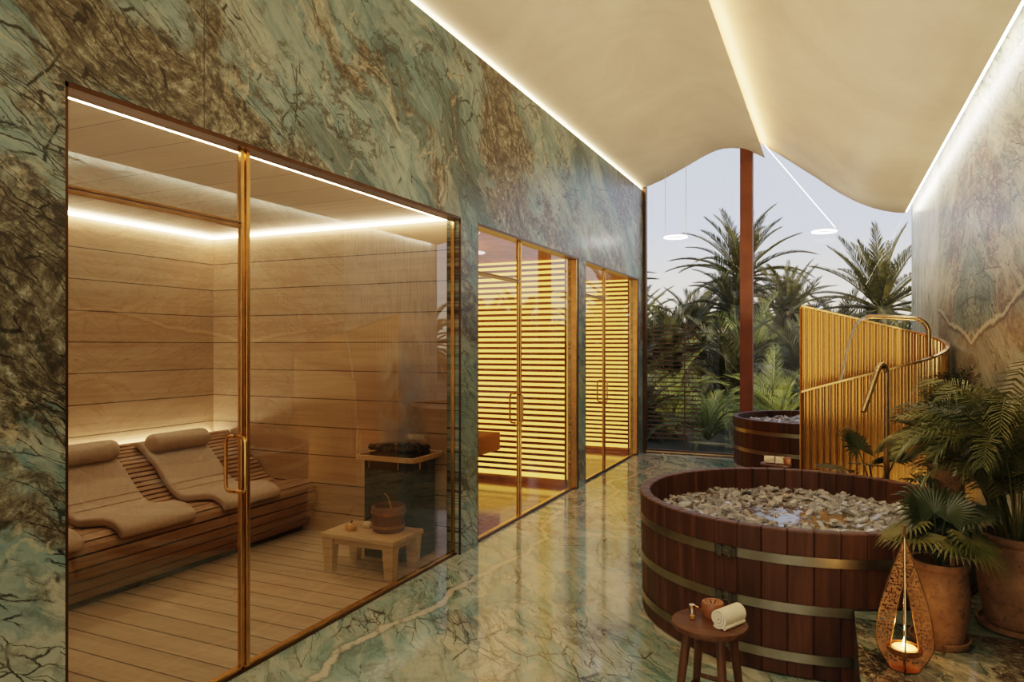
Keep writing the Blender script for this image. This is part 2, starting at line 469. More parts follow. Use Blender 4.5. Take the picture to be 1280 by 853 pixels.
# wave shaped ceiling, two overlapping sheets extruded along the corridor
PL = [(-2.83,3.80),(-2.62,3.815),(-2.50,3.838),(-2.40,3.866),(-2.202,3.935),(-2.03,4.015),(-1.862,4.094),(-1.74,4.155),(-1.64,4.203),(-1.53,4.247),(-1.45,4.268),(-1.368,4.280),(-1.26,4.275),(-1.155,4.258),(-1.07,4.228),(-.998,4.19),(-.90,4.135),(-.825,4.09)]
PR = [(-1.25,4.49),(-1.05,4.40),(-.843,4.262),(-.69,4.15),(-.538,4.03),(-.36,3.89),(-.18,3.75),(-.039,3.632),(.08,3.538),(.189,3.464),(.28,3.405),(.375,3.355),(.48,3.305),(.603,3.262),(.72,3.232),(.835,3.215)]
for P, lab in ((PL, 'curved cream plaster ceiling sheet over the sauna side'), (PR, 'curved cream plaster ceiling sheet sloping to the pale wall')):
    th = .06
    poly = P + [(x, z+th) for x, z in reversed(P)]
    if P is PL: poly = P + [(x-.03 if i == 0 else x, z+.035) for i, (x, z) in enumerate(reversed(P))]
    o = MB().prism(poly, lambda p: (p[0], YB, p[1]), lambda p: (p[0], YE-.02, p[1])).build('ceiling', M['ceiling'], smooth=True)
    struct(o, lab)
# roof slab closing the void above the sheets
struct(MB().box((-2.95, YB-.15, 4.62), (XR+.15, YE+.02, 4.7)).build('roof', M['hidden_wall']))
struct(MB().box((-2.95, YB, 3.2), (-2.84, YE+.02, 4.62)).build('wall_cove', M['hidden_wall']))
struct(MB().box((XR, YB, 3.95), (XR+.15, YE+.02, 4.62)).build('wall_cove', M['hidden_wall']))
struct(MB().box((-2.84, YE-.04, 4.30), (-1.0, YE+.0, 4.62)).build('wall_cove', M['hidden_wall']))

# recessed light strips of the ceiling
struct(MB().box((-2.528, YB+.05, 3.801), (-2.504, YE-.06, 3.809)).build('trim_1', M['led_edge']), 'glowing light strip along the top of the teal marble wall')
struct(MB().box((-2.68, YB+.05, 3.67), (-2.58, YE-.06, 3.70)).build('trim_1', M['led_ceiling']), 'light strip sunk in the cove behind the teal wall')
struct(MB().box((-.905, YB+.05, 4.185), (-.885, YE-.06, 4.20)).build('trim_2', M['led_ridge']), 'glowing light strip in the ceiling step')
struct(MB().box((.838, YB+.05, 3.225), (.856, YE-.06, 3.262)).build('trim_3', M['led_white']), 'bright light strip between ceiling edge and pale wall')

# ------------------------------------------------------------------ sauna and the two lit rooms
def shell(y0, y1, x0, fl, ce, bk, en, names):
    struct(MB().box((x0, y0, -.15), (-2.62, y1, 0)).build('floor', fl), names[0])
    struct(MB().box((x0, y0, H+.04), (-2.62, y1, H+.14)).build('ceiling', ce), names[1])
    struct(MB().box((x0-.1, y0, -.15), (x0, y1, H+.14)).build('wall_back_room', bk), names[2])
    struct(MB().box((x0-.1, y1, -.15), (-2.62, y1+.06, H+.14)).build('wall_end_room', en), names[3])
    struct(MB().box((x0-.1, y0-.06, -.15), (-2.62, y0, H+.14)).build('wall_near_room', en))
shell(1.40, 4.70, -5.10, M['sauna_floor'], M['sauna_ceil'], M['sauna_back'], M['sauna_end'],
      ('pale plank floor inside the sauna', 'wooden board ceiling inside the sauna', 'sauna wall of horizontal boards behind the recliners', 'sauna wall of horizontal boards behind the heater'))
shell(4.83, 7.34, -5.10, M['room_floor'], M['plaster_room'], M['plaster_room'], M['plaster_room'],
      ('warm brown stone floor of the middle room', 'ceiling of the middle room', None, None))
shell(7.47, 9.98, -5.10, M['room_floor'], M['plaster_room'], M['plaster_room'], M['plaster_room'],
      ('warm brown stone floor of the far room', 'ceiling of the far room', None, None))

# sauna strips
struct(MB().box((-5.095, 1.42, 2.505), (-5.06, 4.69, 2.53)).build('trim_4', M['led']), 'light strip along the top of the sauna board wall')
struct(MB().box((-5.05, 4.665, 2.505), (-2.66, 4.695, 2.53)).build('trim_5', M['led']), 'light strip above the sauna heater wall')
struct(MB().box((-2.64, 1.68, 2.487), (-2.63, 4.58, 2.50)).build('trim_6', M['led']), 'light strip inside the sauna door head')
struct(MB().box((-5.095, 1.42, .745), (-5.05, 4.66, .765)).build('trim_7', M['led']), 'glowing strip hidden behind the top of the sauna bench')

# glazed fronts
def handle(mb, y, z0, z1):
    for sx in (-1, 1):
        x = -2.56 + sx*.062
        c = .028
        path = [(-2.56+sx*.006, y, z0)]
        for k in range(5):
            a = k/4*pi/2
            path.append((x - sx*c*(1-sin(a)), y, z0 + c*(1-cos(a))))
        for k in range(5):
            a = k/4*pi/2
            path.append((x - sx*c*(1-cos(a)), y, z1 - c*(1-sin(a))))
        path.append((-2.56+sx*.006, y, z1))
        mb.tube(path, .0085, 10)
def front(k, y0, y1, ym, gm, extra=None, gl='glass_sauna', lab=''):
    root = bpy.data.objects.new('door_%d' % k, None); COL.objects.link(root)
    root.location = (-2.56, (y0+y1)/2, 0); struct(root, lab)
    xa, xb = -2.575, -2.545
    f = MB()
    f.box((-2.585, y0, 0), (-2.502, y0+.012, H)); f.box((-2.515, y1-.008, 0), (-2.502, y1, H))
    f.box((-2.60, y0, H-.02), (-2.502, y1, H)); f.box((-2.575, y0, 0), (-2.535, y1, .010))
    f.build('outer_frame', M['dark_bronze'], root)
    g = MB()
    g.box((xa, y1-.022, .012), (-2.548, y1-.001, H-.02)); g.box((xa, y0+.014, .012), (xb, y1-.032, .026))
    g.build('edge_trim', M['gold'], root)
    m = MB()
    m.box((-2.568, ym-.024, .012), (-2.545, ym-.004, H-.02)); m.box((-2.568, ym+.004, .012), (-2.538, ym+.026, H-.02))
    m.build('mullion', M['gold'], root, bevel=.003)
    if extra:
        e = MB(); e.box((-2.568, extra+.004, .012), (-2.508, y1-.009, H-.02)); e.build('mullion', M['gold'], root, bevel=.003)
    t = MB(); t.box((xa, y0+.014, 2.107), (-2.545, ym-.026, 2.122)); t.box((xa, y0+.014, 2.128), (-2.54, ym-.026, 2.139))
    t.build('transom_bar', M['bronze'], root, bevel=.002)
    def pane(name, ya, yb, za, zb, par=root):
        return MB().add([(-2.56,ya,za),(-2.56,yb,za),(-2.56,yb,zb),(-2.56,ya,zb)], [(0,1,2,3)]).build(name, M[gl], par, fix=False)
    d = pane('door_leaf', y0+.016, ym-.025, .014, 2.105)
    h = MB(); handle(h, ym-.045, .86, 1.12); h.build('handle', M['gold'], d, smooth=True)
    pane('transom_pane', y0+.016, ym-.025, 2.144, H-.02)
    pane('side_pane', ym+.027, y1-.032, .027, H-.02)
    return root
front(1, 1.64, 4.60, 2.535, None, lab='glazed sauna front with gold mullion and pull handle door')
front(2, 4.87, 7.26, 5.78, None, extra=7.20, gl='glass_room', lab='glazed gold framed front of the middle slatted room')
front(3, 7.50, 9.86, 8.36, None, extra=9.80, gl='glass_room', lab='glazed gold framed front of the far slatted room')

# light slats on the end walls of the two rooms
def slats(y, lab):
    r = thing('slatted_light_panel', lab, 'light panel', (-3.85, y, 0), 'backlit slat panels')
    MB().box((-5.08, y-.012, .07), (-2.66, y-.002, 2.50)).build('glow_sheet', M['slat_light'], r)
    mb = MB(); z = .125; p = .0627
    while z < 2.5:
        mb.box((-5.08, y-.032, z), (-2.66, y-.016, z+.029)); z += p
    for xs in (-5.08, -2.68): mb.box((xs, y-.034, .0), (xs+.02, y-.012, 2.5))
    mb.build('slats', M['slat'], r)
slats(7.338, 'glowing yellow horizontal slats in the middle room')
slats(9.978, 'glowing yellow horizontal slats in the far room by the window')

r = thing('day_bench', 'brown block bench in the middle slatted room', 'bench', (-4.2, 6.0, 0))
MB().box((-5.09, 4.95, .37), (-3.42, 7.22, .57)).build('seat', M['bench_brown'], r, bevel=.01)
MB().box((-5.09, 4.95, .0), (-3.9, 7.1, .37)).build('base', M['bench_dark'], r)
MB().box((-3.72, 4.95, .57), (-3.58, 6.75, .78)).build('backrest', M['bench_brown'], r, bevel=.02)

# ------------------------------------------------------------------ sauna bench
BP = [(-4.91,.80),(-4.79,.735),(-4.67,.65),(-4.56,.54),(-4.45,.44),(-4.33,.395),(-4.18,.415),(-4.05,.43),(-3.965,.405),(-3.925,.345),(-3.925,.24),(-3.97,.12),(-4.03,.015)]
def catmull(P, n=8):
    out = []
    for i in range(len(P)-1):
        p0 = V(P[max(i-1,0)]); p1 = V(P[i]); p2 = V(P[i+1]); p3 = V(P[min(i+2,len(P)-1)])
        for k in range(n):
            t = k/n
            out.append(.5*((2*p1)+(p2-p0)*t+(2*p0-5*p1+4*p2-p3)*t*t+(3*p1-p0-3*p2+p3)*t**3))
    out.append(V(P[-1])); return out
BC = catmull([(a, b) for a, b in BP], 10)
def resample(C, step):
    out = [C[0]]; acc = 0
    for a, b in zip(C, C[1:]):
        L = (b-a).length; 
        while acc + L >= step:
            t = (step-acc)/L; a = a + (b-a)*t; out.append(a.copy()); L = (b-a).length; acc = 0
        acc += L
    return out
def norms(C):
    out = []
    for i in range(len(C)):
        t = (C[min(i+1,len(C)-1)]-C[max(i-1,0)]).normalized()
        out.append(V((-t.y, t.x)) if True else 0)
    return out
bench = thing('sauna_bench', 'long curved slatted wooden bench along the back of the sauna', 'bench', (-4.4, 3.05, 0))
y0, y1 = 1.44, 4.685
D = resample(BC, .006)
Dn = norms(D)
mb = MB()
i = 0
while i < len(D)-6:
    pitch = .046 if D[i].x < -4.42 else .080
    w = int(pitch/.006); j = min(i+w-2, len(D)-1)
    a, b = D[i], D[j]; na, nb = Dn[i], Dn[j]; mid = D[(i+j)//2]; nm = Dn[(i+j)//2]
    poly = [a, mid, b, b-nb*.02, a-na*.02]
    mb.prism(poly, lambda p: (p.x, y0, p.y), lambda p: (p.x, y1, p.y))
    i += w
mb.build('slats', M['bench_wood'], bench)
core = [p-n*.028 for p, n in zip(D[::6], Dn[::6])]
poly = core + [V((-4.05, .002)), V((-4.95, .002)), V((-4.95, .76))]
MB().prism(poly, lambda p: (p.x, y0+.01, p.y), lambda p: (p.x, y1-.01, p.y)).build('base', M['bench_dark'], bench)

def cushion(y, lab):
    w = .275
    r = thing('lounge_cushion', lab, 'cushion', (-4.3, y, .4), 'beige contoured cushions on the sauna bench')
    i0 = next(i for i, p in enumerate(D) if p.x > -4.86)
    i1 = next(i for i, p in enumerate(D) if p.x > -3.95) + 6
    lo = [D[i]+Dn[i]*.008 for i in range(i0, i1, 4)]
    hi = [D[i]+Dn[i]*(.062) for i in range(i0, i1, 4)]
    hi[0] = hi[0] - (hi[0]-lo[0])*.35; hi[-1] = hi[-1] - (hi[-1]-lo[-1])*.35
    poly = lo + list(reversed(hi))
    MB().prism(poly, lambda p: (p.x, y-w, p.y), lambda p: (p.x, y+w, p.y)).build('pad', M['pad'], r, smooth=True, bevel=.018, seg=3)
    # seam creases across the pad
    c = MB()
    for xx in (-4.50, -4.43):
        k = next(i for i, p in enumerate(D) if p.x > xx)
        p = D[k]+Dn[k]*.064
        c.tube([(p.x, y-w+.015, p.y), (p.x, y+w-.015, p.y)], .004, 6)
    c.build('piping', M['pad'], r)
    k = next(i for i, p in enumerate(D) if p.x > -4.755)
    p = D[k]+Dn[k]*.112
    prof = [(.004,-.252),(.055,-.250),(.068,-.243),(.074,-.230),(.076,-.2),(.077,0),(.076,.2),(.074,.230),(.068,.243),(.055,.250),(.004,.252)]
    b = MB().lathe(prof, n=20)
    b.v = [(p.x+vx*1.12, y+vz, p.y+vy*.95) for vx, vy, vz in b.v]
    hd = b.build('headrest', M['pad'], r, smooth=True)
    s = MB()
    for dy in (.12,):
        s.tube([(p.x-.02, y+dy, p.y+.055), (p.x-.07, y+dy, p.y+.05), (-4.90, y+dy, .828), (-4.935, y+dy, .80)], .006, 6)
    s.build('strap', M['bench_dark'], hd)
cushion(2.40, 'beige contoured recliner cushion cut off by the edge of the sauna doorway')
cushion(3.18, 'beige recliner cushion with bolster, middle of the sauna bench')
cushion(3.98, 'beige recliner cushion with bolster, seen behind the gold door handle')

# ------------------------------------------------------------------ sauna heater, stones
hx0, hx1, hy0, hy1 = -3.13, -2.72, 4.27, 4.60
stv = thing('sauna_heater', 'black box sauna heater with pale wooden guard rail', 'heater', ((hx0+hx1)/2, (hy0+hy1)/2, 0))
b = MB(); b.box((hx0, hy0, .0), (hx1, hy1, .72)); b.build('body', M['stove'], stv, bevel=.008)
b = MB(); b.box((hx0+.03, hy0+.03, .72), (hx1-.03, hy1-.03, .765)); b.build('stone_tray', M['stone'], stv)
rl = MB(); e = .055; zt = .735
ring = []
for (cx, cy, a0) in ((hx1+e-.05, hy1+e-.05, 0), (hx0-e+.05, hy1+e-.05, 90), (hx0-e+.05, hy0-e+.05, 180), (hx1+e-.05, hy0-e+.05, 270)):
    for k in range(6):
        a = radians(a0+90*k/5); ring.append((cx, cy, cos(a), sin(a)))
n = len(ring); vs = []; fs = []
for (cx, cy, c, s) in ring:
    for rr, zz in ((.05, -.018), (.05, .018), (.026, .018), (.026, -.018)):
        vs.append((cx+c*rr, cy+s*rr, zt+zz))
for i in range(n):
    for k in range(4): fs.append((i*4+k, ((i+1)%n)*4+k, ((i+1)%n)*4+(k+1)%4, i*4+(k+1)%4))
rl.add(vs, fs)
g = rl.build('guard_rail', M['pale_wood'], stv, bevel=.003)
for (px, py) in ((hx0+.06, hy0-.02), (hx1-.10, hy0-.02), (hx1+.02, hy0+.08), (hx0-.02, hy1-.08)):
    MB().tube([(px, py, .66), (px, py, .722)], .005, 8).build('bracket', M['brass'], g)
protos = []
def rock(s, k):
    rnd = random.Random(k)
    mb = MB(); 
    rows, cols = 5, 8
    vs = [(0,0,-s*.6)]
    for i in range(1, rows):
        for j in range(cols):
            a = pi*i/rows; b = 2*pi*j/cols
            f = s*(.75+.45*rnd.random())
            vs.append((f*sin(a)*cos(b), f*sin(a)*sin(b), -f*.7*cos(a)))
    vs.append((0,0,s*.6)); fs = []
    for j in range(cols): fs.append((0, 1+(j+1)%cols, 1+j)); fs.append((len(vs)-1, len(vs)-1-cols+j, len(vs)-1-cols+(j+1)%cols))
    for i in range(rows-2):
        for j in range(cols): fs.append((1+i*cols+j, 1+i*cols+(j+1)%cols, 1+(i+1)*cols+(j+1)%cols, 1+(i+1)*cols+j))
    return mb.add(vs, fs)
cnt = 0
for iy in range(4):
    for ix in range(7):
        p = (hx0+.05+ix*.052+random.uniform(-.008,.008), hy0+.055+iy*.072+random.uniform(-.01,.01), .79+random.uniform(-.004,.02))
        if cnt < 4:
            mb = rock(.036, cnt); mb.v = [(a+p[0], b+p[1], c_+p[2]) for a, b, c_ in mb.v]
            o = mb.build('sauna_stone', M['stone'], None, p); protos.append(o)
        else:
            o = protos[cnt % 4].copy(); COL.objects.link(o); o.location = p; o.rotation_euler = (0, 0, random.uniform(0, 6))
        tag(o, 'black heater stone lying on top of the sauna heater', 'stone', 'black stones heaped on the sauna heater'); cnt += 1

# ------------------------------------------------------------------ low table, bucket, ladle, small items
tx0, tx1, ty0, ty1 = -3.20, -2.60, 3.86, 4.24
tb = thing('low_table', 'low pale wooden table in front of the sauna heater', 'table', (-2.95, 4.03, 0))
MB().box((tx0, ty0, .235), (tx1, ty1, .268)).build('tabletop', M['pale_wood'], tb, bevel=.006)
MB().box((tx0+.03, ty0+.03, .195), (tx1-.03, ty1-.03, .235)).build('apron', M['pale_wood'], tb)
for lx in (tx0+.01, tx1-.10):
    for ly in (ty0+.01, ty1-.09):
        mb = MB(); cx, cy = lx+.045, ly+.04
        a, bb = .045, .032
        vs = [(cx+sx*s_, cy+sy*s_*.85, z) for z, s_ in ((.235, a), (0, bb)) for sx, sy in ((-1,-1),(1,-1),(1,1),(-1,1))]
        mb.add(vs, [(0,1,2,3),(7,6,5,4)] + [(i, 4+i, 4+(i+1)%4, (i+1)%4) for i in range(4)])
        mb.build('leg', M['pale_wood'], tb, bevel=.004)
M['bucket_wood'] = wood('bucket_wood', (.09,.03,.018), (.18,.065,.035), 2, .45, 1.5, staves=22)
bk = thing('sauna_bucket', 'reddish wooden bucket standing on the low sauna table', 'bucket', (-2.80, 4.10, .268))
MB().lathe([(.0,.0),(.098,.0),(.107,.005),(.116,.17),(.112,.175),(.106,.175),(.098,.02),(.0,.02)], (-2.80,4.10,.268), 30).build('body', M['bucket_wood'], bk, smooth=True)
for z in (.03, .12):
    r0 = .1075 + .054*z
    MB().lathe([(r0,z),(r0+.004,z),(r0+.005,z+.018),(r0+.001,z+.018)], (-2.80,4.10,.268), 30, True).build('hoop', M['copper'], bk)
ld = thing('ladle', 'thin metal ladle leaning inside the sauna bucket', 'ladle', (-2.80, 4.10, .29))
MB().tube([(-2.74,4.12,.30),(-2.78,4.12,.40),(-2.82,4.12,.50),(-2.85,4.13,.51)], .005, 8).build('handle', M['brass'], ld, smooth=True)
MB().lathe([(.0,.0),(.02,.002),(.03,.012),(.032,.025),(.028,.025),(.0,.008)], (-2.74,4.12,.292), 16).build('bowl', M['brass'], ld, smooth=True)
def bun(name, x, y, r, mat, lab, cat):
    t = thing(name, lab, cat, (x, y, .268))
    mb = MB(); vs = []; 
    prof = [(0,0),(r*.7,.0),(r,.4*r),(r*.98,.75*r),(r*.7,1.15*r),(r*.2,1.3*r),(0,1.28*r)]
    mb.lathe(prof, (x,y,.268), 24)
    mb.v = [(x+(vx-x)*(1+.06*sin(6*atan2(vy-y,vx-x))), y+(vy-y)*(1+.06*sin(6*atan2(vy-y,vx-x))), vz) for vx,vy,vz in mb.v]
    b = mb.build('body', mat, t, smooth=True)
    MB().tube([(x,y,.268+1.25*r),(x+.004,y,.268+1.5*r),(x+.012,y+.004,.268+1.65*r)], .006, 8).build('stem', M['bench_dark'], t)
bun('bath_pouf', -3.035, 3.99, .040, plain('tan_fibre', (.50,.27,.09), .8), 'small round orange tan ball on the low sauna table', 'ball')
bun('bath_pouf', -2.975, 4.10, .036, plain('cream_fibre', (.62,.52,.36), .8), 'small round cream ball beside the sauna bucket', 'ball')
bun('bath_pouf', -3.00, 4.19, .030, plain('brown_fibre', (.10,.06,.03), .8), 'small dark brown ball at the back of the sauna table', 'ball')

# steam above the heater
q = NT('steam')
nz = q.noise(q.map(q.pos(), sc=(1,1,.55)), 5.5, 5, .6, 1.2)
tc = q.obj(); x, y, z = q.sep(tc)
rad = q.m2('SQRT', q.m2('ADD', q.m2('MULTIPLY', x, x), q.m2('MULTIPLY', y, y)))
dens = q.m2('MULTIPLY', q.m2('MULTIPLY', q.sm(nz, .44, .72), q.sm(rad, .22, .04)), q.m2('MULTIPLY', q.sm(z, .95, .15), 34.0))
M['steam'] = q.fin(None, q.n('ShaderNodeVolumePrincipled', {'Color': (1,.93,.84), 'Density': dens}))
o = MB().lathe([(0,0),(.18,0),(.22,.35),(.22,.95),(0,.95)], ((hx0+hx1)/2+.02, 4.44, .83), 20).build('steam', M['steam'], None, ((hx0+hx1)/2+.02, 4.44, .83))
tag(o, 'faint white steam rising above the sauna heater stones', 'steam', kind='stuff')

# ------------------------------------------------------------------ window wall
win = bpy.data.objects.new('window_1', None); COL.objects.link(win); win.location = (-.8, YE, 0); struct(win, 'tall glazed end wall under the wave ceiling')
f = MB()
f.box((-2.502, YE-.05, 0), (-2.455, YE+.05, 3.86)); f.box((-2.455, YE-.03, 0), (XR, YE+.04, .05))
f.build('frame', M['dark_bronze'], win)
MB().box((-2.455, YE-.032, .012), (XR, YE-.03, .03)).build('sill_strip', M['towel'], win)
MB().box((-1.15, YE-.07, .05), (-.985, YE+.09, 4.27)).build('mullion', M['rust_steel'], win, bevel=.012)
def topz(P, x):
    for a, b in zip(P, P[1:]):
        if a[0] <= x <= b[0]: return a[1]+(b[1]-a[1])*(x-a[0])/(b[0]-a[0])
    return P[0][1] if x < P[0][0] else P[-1][1]
def wpane(x0, x1):
    xs = [x0+(x1-x0)*k/24 for k in range(25)]
    tops = []
    for x in xs:
        zz = topz(PL, x) if x < -.83 else topz(PR, x)
        tops.append((x, YE, zz+.05))
    return MB().add([(x0,YE,.05)]+tops+[(x1,YE,.05)], [tuple(range(27))]).build('pane', M['glass_window'], win, fix=False)
wpane(-2.455, -1.15); wpane(-.985, XR)
struct(MB().box((XR+.15, YE-.1, -.2), (XR+.9, YE+.05, 4.7)).build('wall_outer', M['hidden_wall']))

# ring lamps by the window
def ringlamp(c, r, lab, cables):
    t = thing('ring_lamp', lab, 'lamp', c, 'white ring lamps hanging by the window')
    mb = MB(); n = 32; vs = []; fs = []
    for i in range(n):
        a = 2*pi*i/n
        for k in range(8):
            b = 2*pi*k/8
            vs.append((c[0]+(r+.018*cos(b))*cos(a), c[1]+(r*.95+.018*cos(b))*sin(a), c[2]+.012*sin(b)))
    for i in range(n):
        for k in range(8): fs.append((i*8+k, ((i+1)%n)*8+k, ((i+1)%n)*8+(k+1)%8, i*8+(k+1)%8))
    mb.add(vs, fs); mb.build('ring', M['ring'], t, smooth=True)
    for a, b in cables: MB().tube([a, b], .004, 6).build('cable', M['ring'] if len(cables) == 1 else M['towel'], t)
ringlamp((-.09, 9.72, 2.985), .135, 'white ring lamp hanging from one long slanted cable', [((-.80, 9.72, 4.16), (.035, 9.72, 3.03))])
ringlamp((-1.95, 9.72, 3.03), .145, 'white ring lamp hanging from thin straight cables', [((-2.09, 9.72, 3.97), (-2.09, 9.72, 3.03)), ((-1.81, 9.72, 4.11), (-1.81, 9.72, 3.03))])

# ------------------------------------------------------------------ tubs
def tub(loc, lab):
    R, T, Hh, N = .89, .058, .69, 48
    r = thing('soaking_tub', lab, 'tub', loc)
    prof = [(R-.03,0,0),(R-.012,.01,1),(R,Hh-.006,1),(R-.006,Hh,.0),(R-T+.006,Hh,0),(R-T,Hh-.006,1),(R-T-.008,.08,1),(0.0,.08,0)]
    vs = []; fs = []; m = len(prof); cols = []
    for k in range(N):
        for fr, g in ((.0, 1), (.045, 0), (.955, 0)):
            a = 2*pi*(k+fr)/N; cols.append((a, g))
    for a, g in cols:
        for (rr, z, gg) in prof:
            d = (.006 if rr > R-T/2 else -.006)*g*(1 if gg else .5)
            dz = -.005*g if z > Hh-.02 else 0
            vs.append((loc[0]+(rr-d)*cos(a), loc[1]+(rr-d)*sin(a), loc[2]+z+dz))
    nc = len(cols)
    for i in range(nc):
        j = (i+1) % nc
        for k in range(m-1): fs.append((i*m+k, j*m+k, j*m+k+1, i*m+k+1))
    MB().add(vs, fs).build('body', M['tub_wood'], r)
    for z in (.552, .327, .10):
        ro = R - .012 + .012*z/Hh
        hp = MB(); hp.lathe([(ro+.001,z-.022),(ro+.005,z-.022),(ro+.006,z+.022),(ro+.001,z+.022)], loc, 128, True)
        hoop = hp.build('hoop', M['steel'], r, smooth=True)
        a0 = radians(-90 - 18.4)      # buckle faces the corridor
        bk = MB(); c0 = V((cos(a0), sin(a0), 0)); tt = V((-sin(a0), cos(a0), 0)); up = V((0,0,1))
        ctr = V(loc)+c0*(ro+.012)+up*z
        for s in (-1, 1):
            bk.obox(ctr+tt*s*.026, tt*.009, c0*.010, up*.027)
            bk.obox(ctr+tt*s*.044, tt*.010, c0*.006, up*.022)
            for u in (-1, 1):
                p = ctr+tt*s*.046+up*u*.014
                bk.tube([p, p+c0*.014], .005, 6)
        for u in (-1, 1):
            p = ctr+up*u*.013+c0*.006
            bk.tube([p-tt*.032, p+tt*.032], .0035, 6)
        bk.build('buckle', M['steel_dark'], hoop)
    return r
T1 = (-.19, 4.41, 0); T2 = (-.235, 9.2, 0)
t1 = tub(T1, 'large dark wooden tub of ice water with three steel hoops, nearest')
t2 = copy_tree(t1); t2.location = T2; t2.rotation_euler = (0, 0, radians(130))
t2['label'] = 'distant dark wooden tub by the window, partly behind the fluted screen'
t1['label'] = 'large dark wooden tub of ice water behind the small stool'
for L, zz, lab in ((T1, .555, 'dark water in the large wooden tub among the ice'), (T2, .56, 'water in the distant wooden tub by the window')):
    o = MB().lathe([(0,0),(.4,0),(.822,0)], (L[0], L[1], zz), 64).build('water', M['water'], None, (L[0], L[1], zz), fix=False)
    tag(o, lab, 'water', kind='stuff')

# ice
def shard(rnd, s):
    vs = []; 
    sx, sy, sz = s*rnd.uniform(.8,1.7), s*rnd.uniform(.6,1.2), s*rnd.uniform(.18,.45)
    for z in (-1, 1):
        for a in range(5):
            an = 2*pi*(a+rnd.uniform(-.25,.25))/5
            vs.append((sx*cos(an)*rnd.uniform(.7,1.1), sy*sin(an)*rnd.uniform(.7,1.1), z*sz*rnd.uniform(.6,1.2)))
    fs = [(4,3,2,1,0), (5,6,7,8,9)] + [(i,(i+1)%5,5+(i+1)%5,5+i) for i in range(5)]
    return vs, fs
rnd = random.Random(3)
ip = []
def icepos(L, z, near):
    while True:
        a = rnd.uniform(0, 2*pi); rr = .80*sqrt(rnd.random())
        x, y = rr*cos(a), rr*sin(a)
        # a clearer pool in the middle
        if near and (x/.30)**2+((y-.02)/.22)**2 < 1 and rnd.random() < .8: continue
        return (L[0]+x, L[1]+y, z)
for k in range(300):
    p = icepos(T1, .562+rnd.uniform(0,.014), True)
    if k < 8:
        vs, fs = shard(rnd, .026)
        o = MB().add([(a+p[0], b+p[1], c_+p[2]) for a,b,c_ in vs], fs).build('ice_chunk', M['ice'], None, p, bevel=0); ip.append(o)
    else:
        o = ip[k % 8].copy(); COL.objects.link(o); o.location = p
    o.rotation_euler = (rnd.uniform(-.5,.5), rnd.uniform(-.5,.5), rnd.uniform(0,6.3)); s = rnd.uniform(.7,1.35); o.scale = (s,s,s)
    tag(o, 'clear ice chunk floating in the large wooden tub', 'ice', 'ice chunks floating in the large tub')
def icebulk(L, z, n, smin, near, lab, hz):
    mb = MB()
    for k in range(n):
        p = icepos(L, z+rnd.uniform(0, hz), near)
        vs, fs = shard(rnd, rnd.uniform(smin, smin*1.6))
        rm = Matrix.Rotation(rnd.uniform(0,6.3),3,'Z') @ Matrix.Rotation(rnd.uniform(-.6,.6),3,'X') @ Matrix.Rotation(rnd.uniform(-.6,.6),3,'Y')
        mb.add([rm @ V(v_) + V(p) for v_ in vs], fs)
    o = mb.build('crushed_ice', M['ice'], None, (L[0], L[1], z)); tag(o, lab, 'ice', kind='stuff')
icebulk(T1, .550, 950, .016, True, 'small crushed ice covering the water of the large tub', .012)
icebulk(T2, .575, 900, .022, False, 'crushed ice heaped in the distant tub', .045)

# ------------------------------------------------------------------ stools, towels, candle, vial
def stool(loc, R, h, lab):
    t = thing('stool', lab, 'stool', loc)
    MB().lathe([(0,h-.032),(R*.86,h-.032),(R*.97,h-.024),(R,h-.012),(R*.985,h-.002),(R*.95,h),(0,h)], loc, 48).build('seat', M['stool_wood'], t, smooth=True)
    tops = []; bots = []
    for k in range(4):
        a = radians(45+90*k-12)
        c_, s_ = cos(a), sin(a)
        p0 = V((loc[0]+R*.62*c_, loc[1]+R*.62*s_, loc[2]+h-.03)); p1 = V((loc[0]+R*.98*c_, loc[1]+R*.98*s_, loc[2]))
        MB().tube([p0, p0.lerp(p1,.5), p1], [.019,.017,.013], 10).build('leg', M['leg_wood'], t, smooth=True)
        tops.append(p0); bots.append(p1)
    for k in range(4):
        f = .62
        a = tops[k].lerp(bots[k], f + .06*(k%2)); b = tops[(k+1)%4].lerp(bots[(k+1)%4], f+.06*(k%2))
        MB().tube([a, b], .010, 8).build('stretcher', M['leg_wood'], t, smooth=True)
    return t
ST = (-.455, 2.955, 0); SH = .425
stool(ST, .152, SH, 'small round dark wooden stool in front of the large tub')
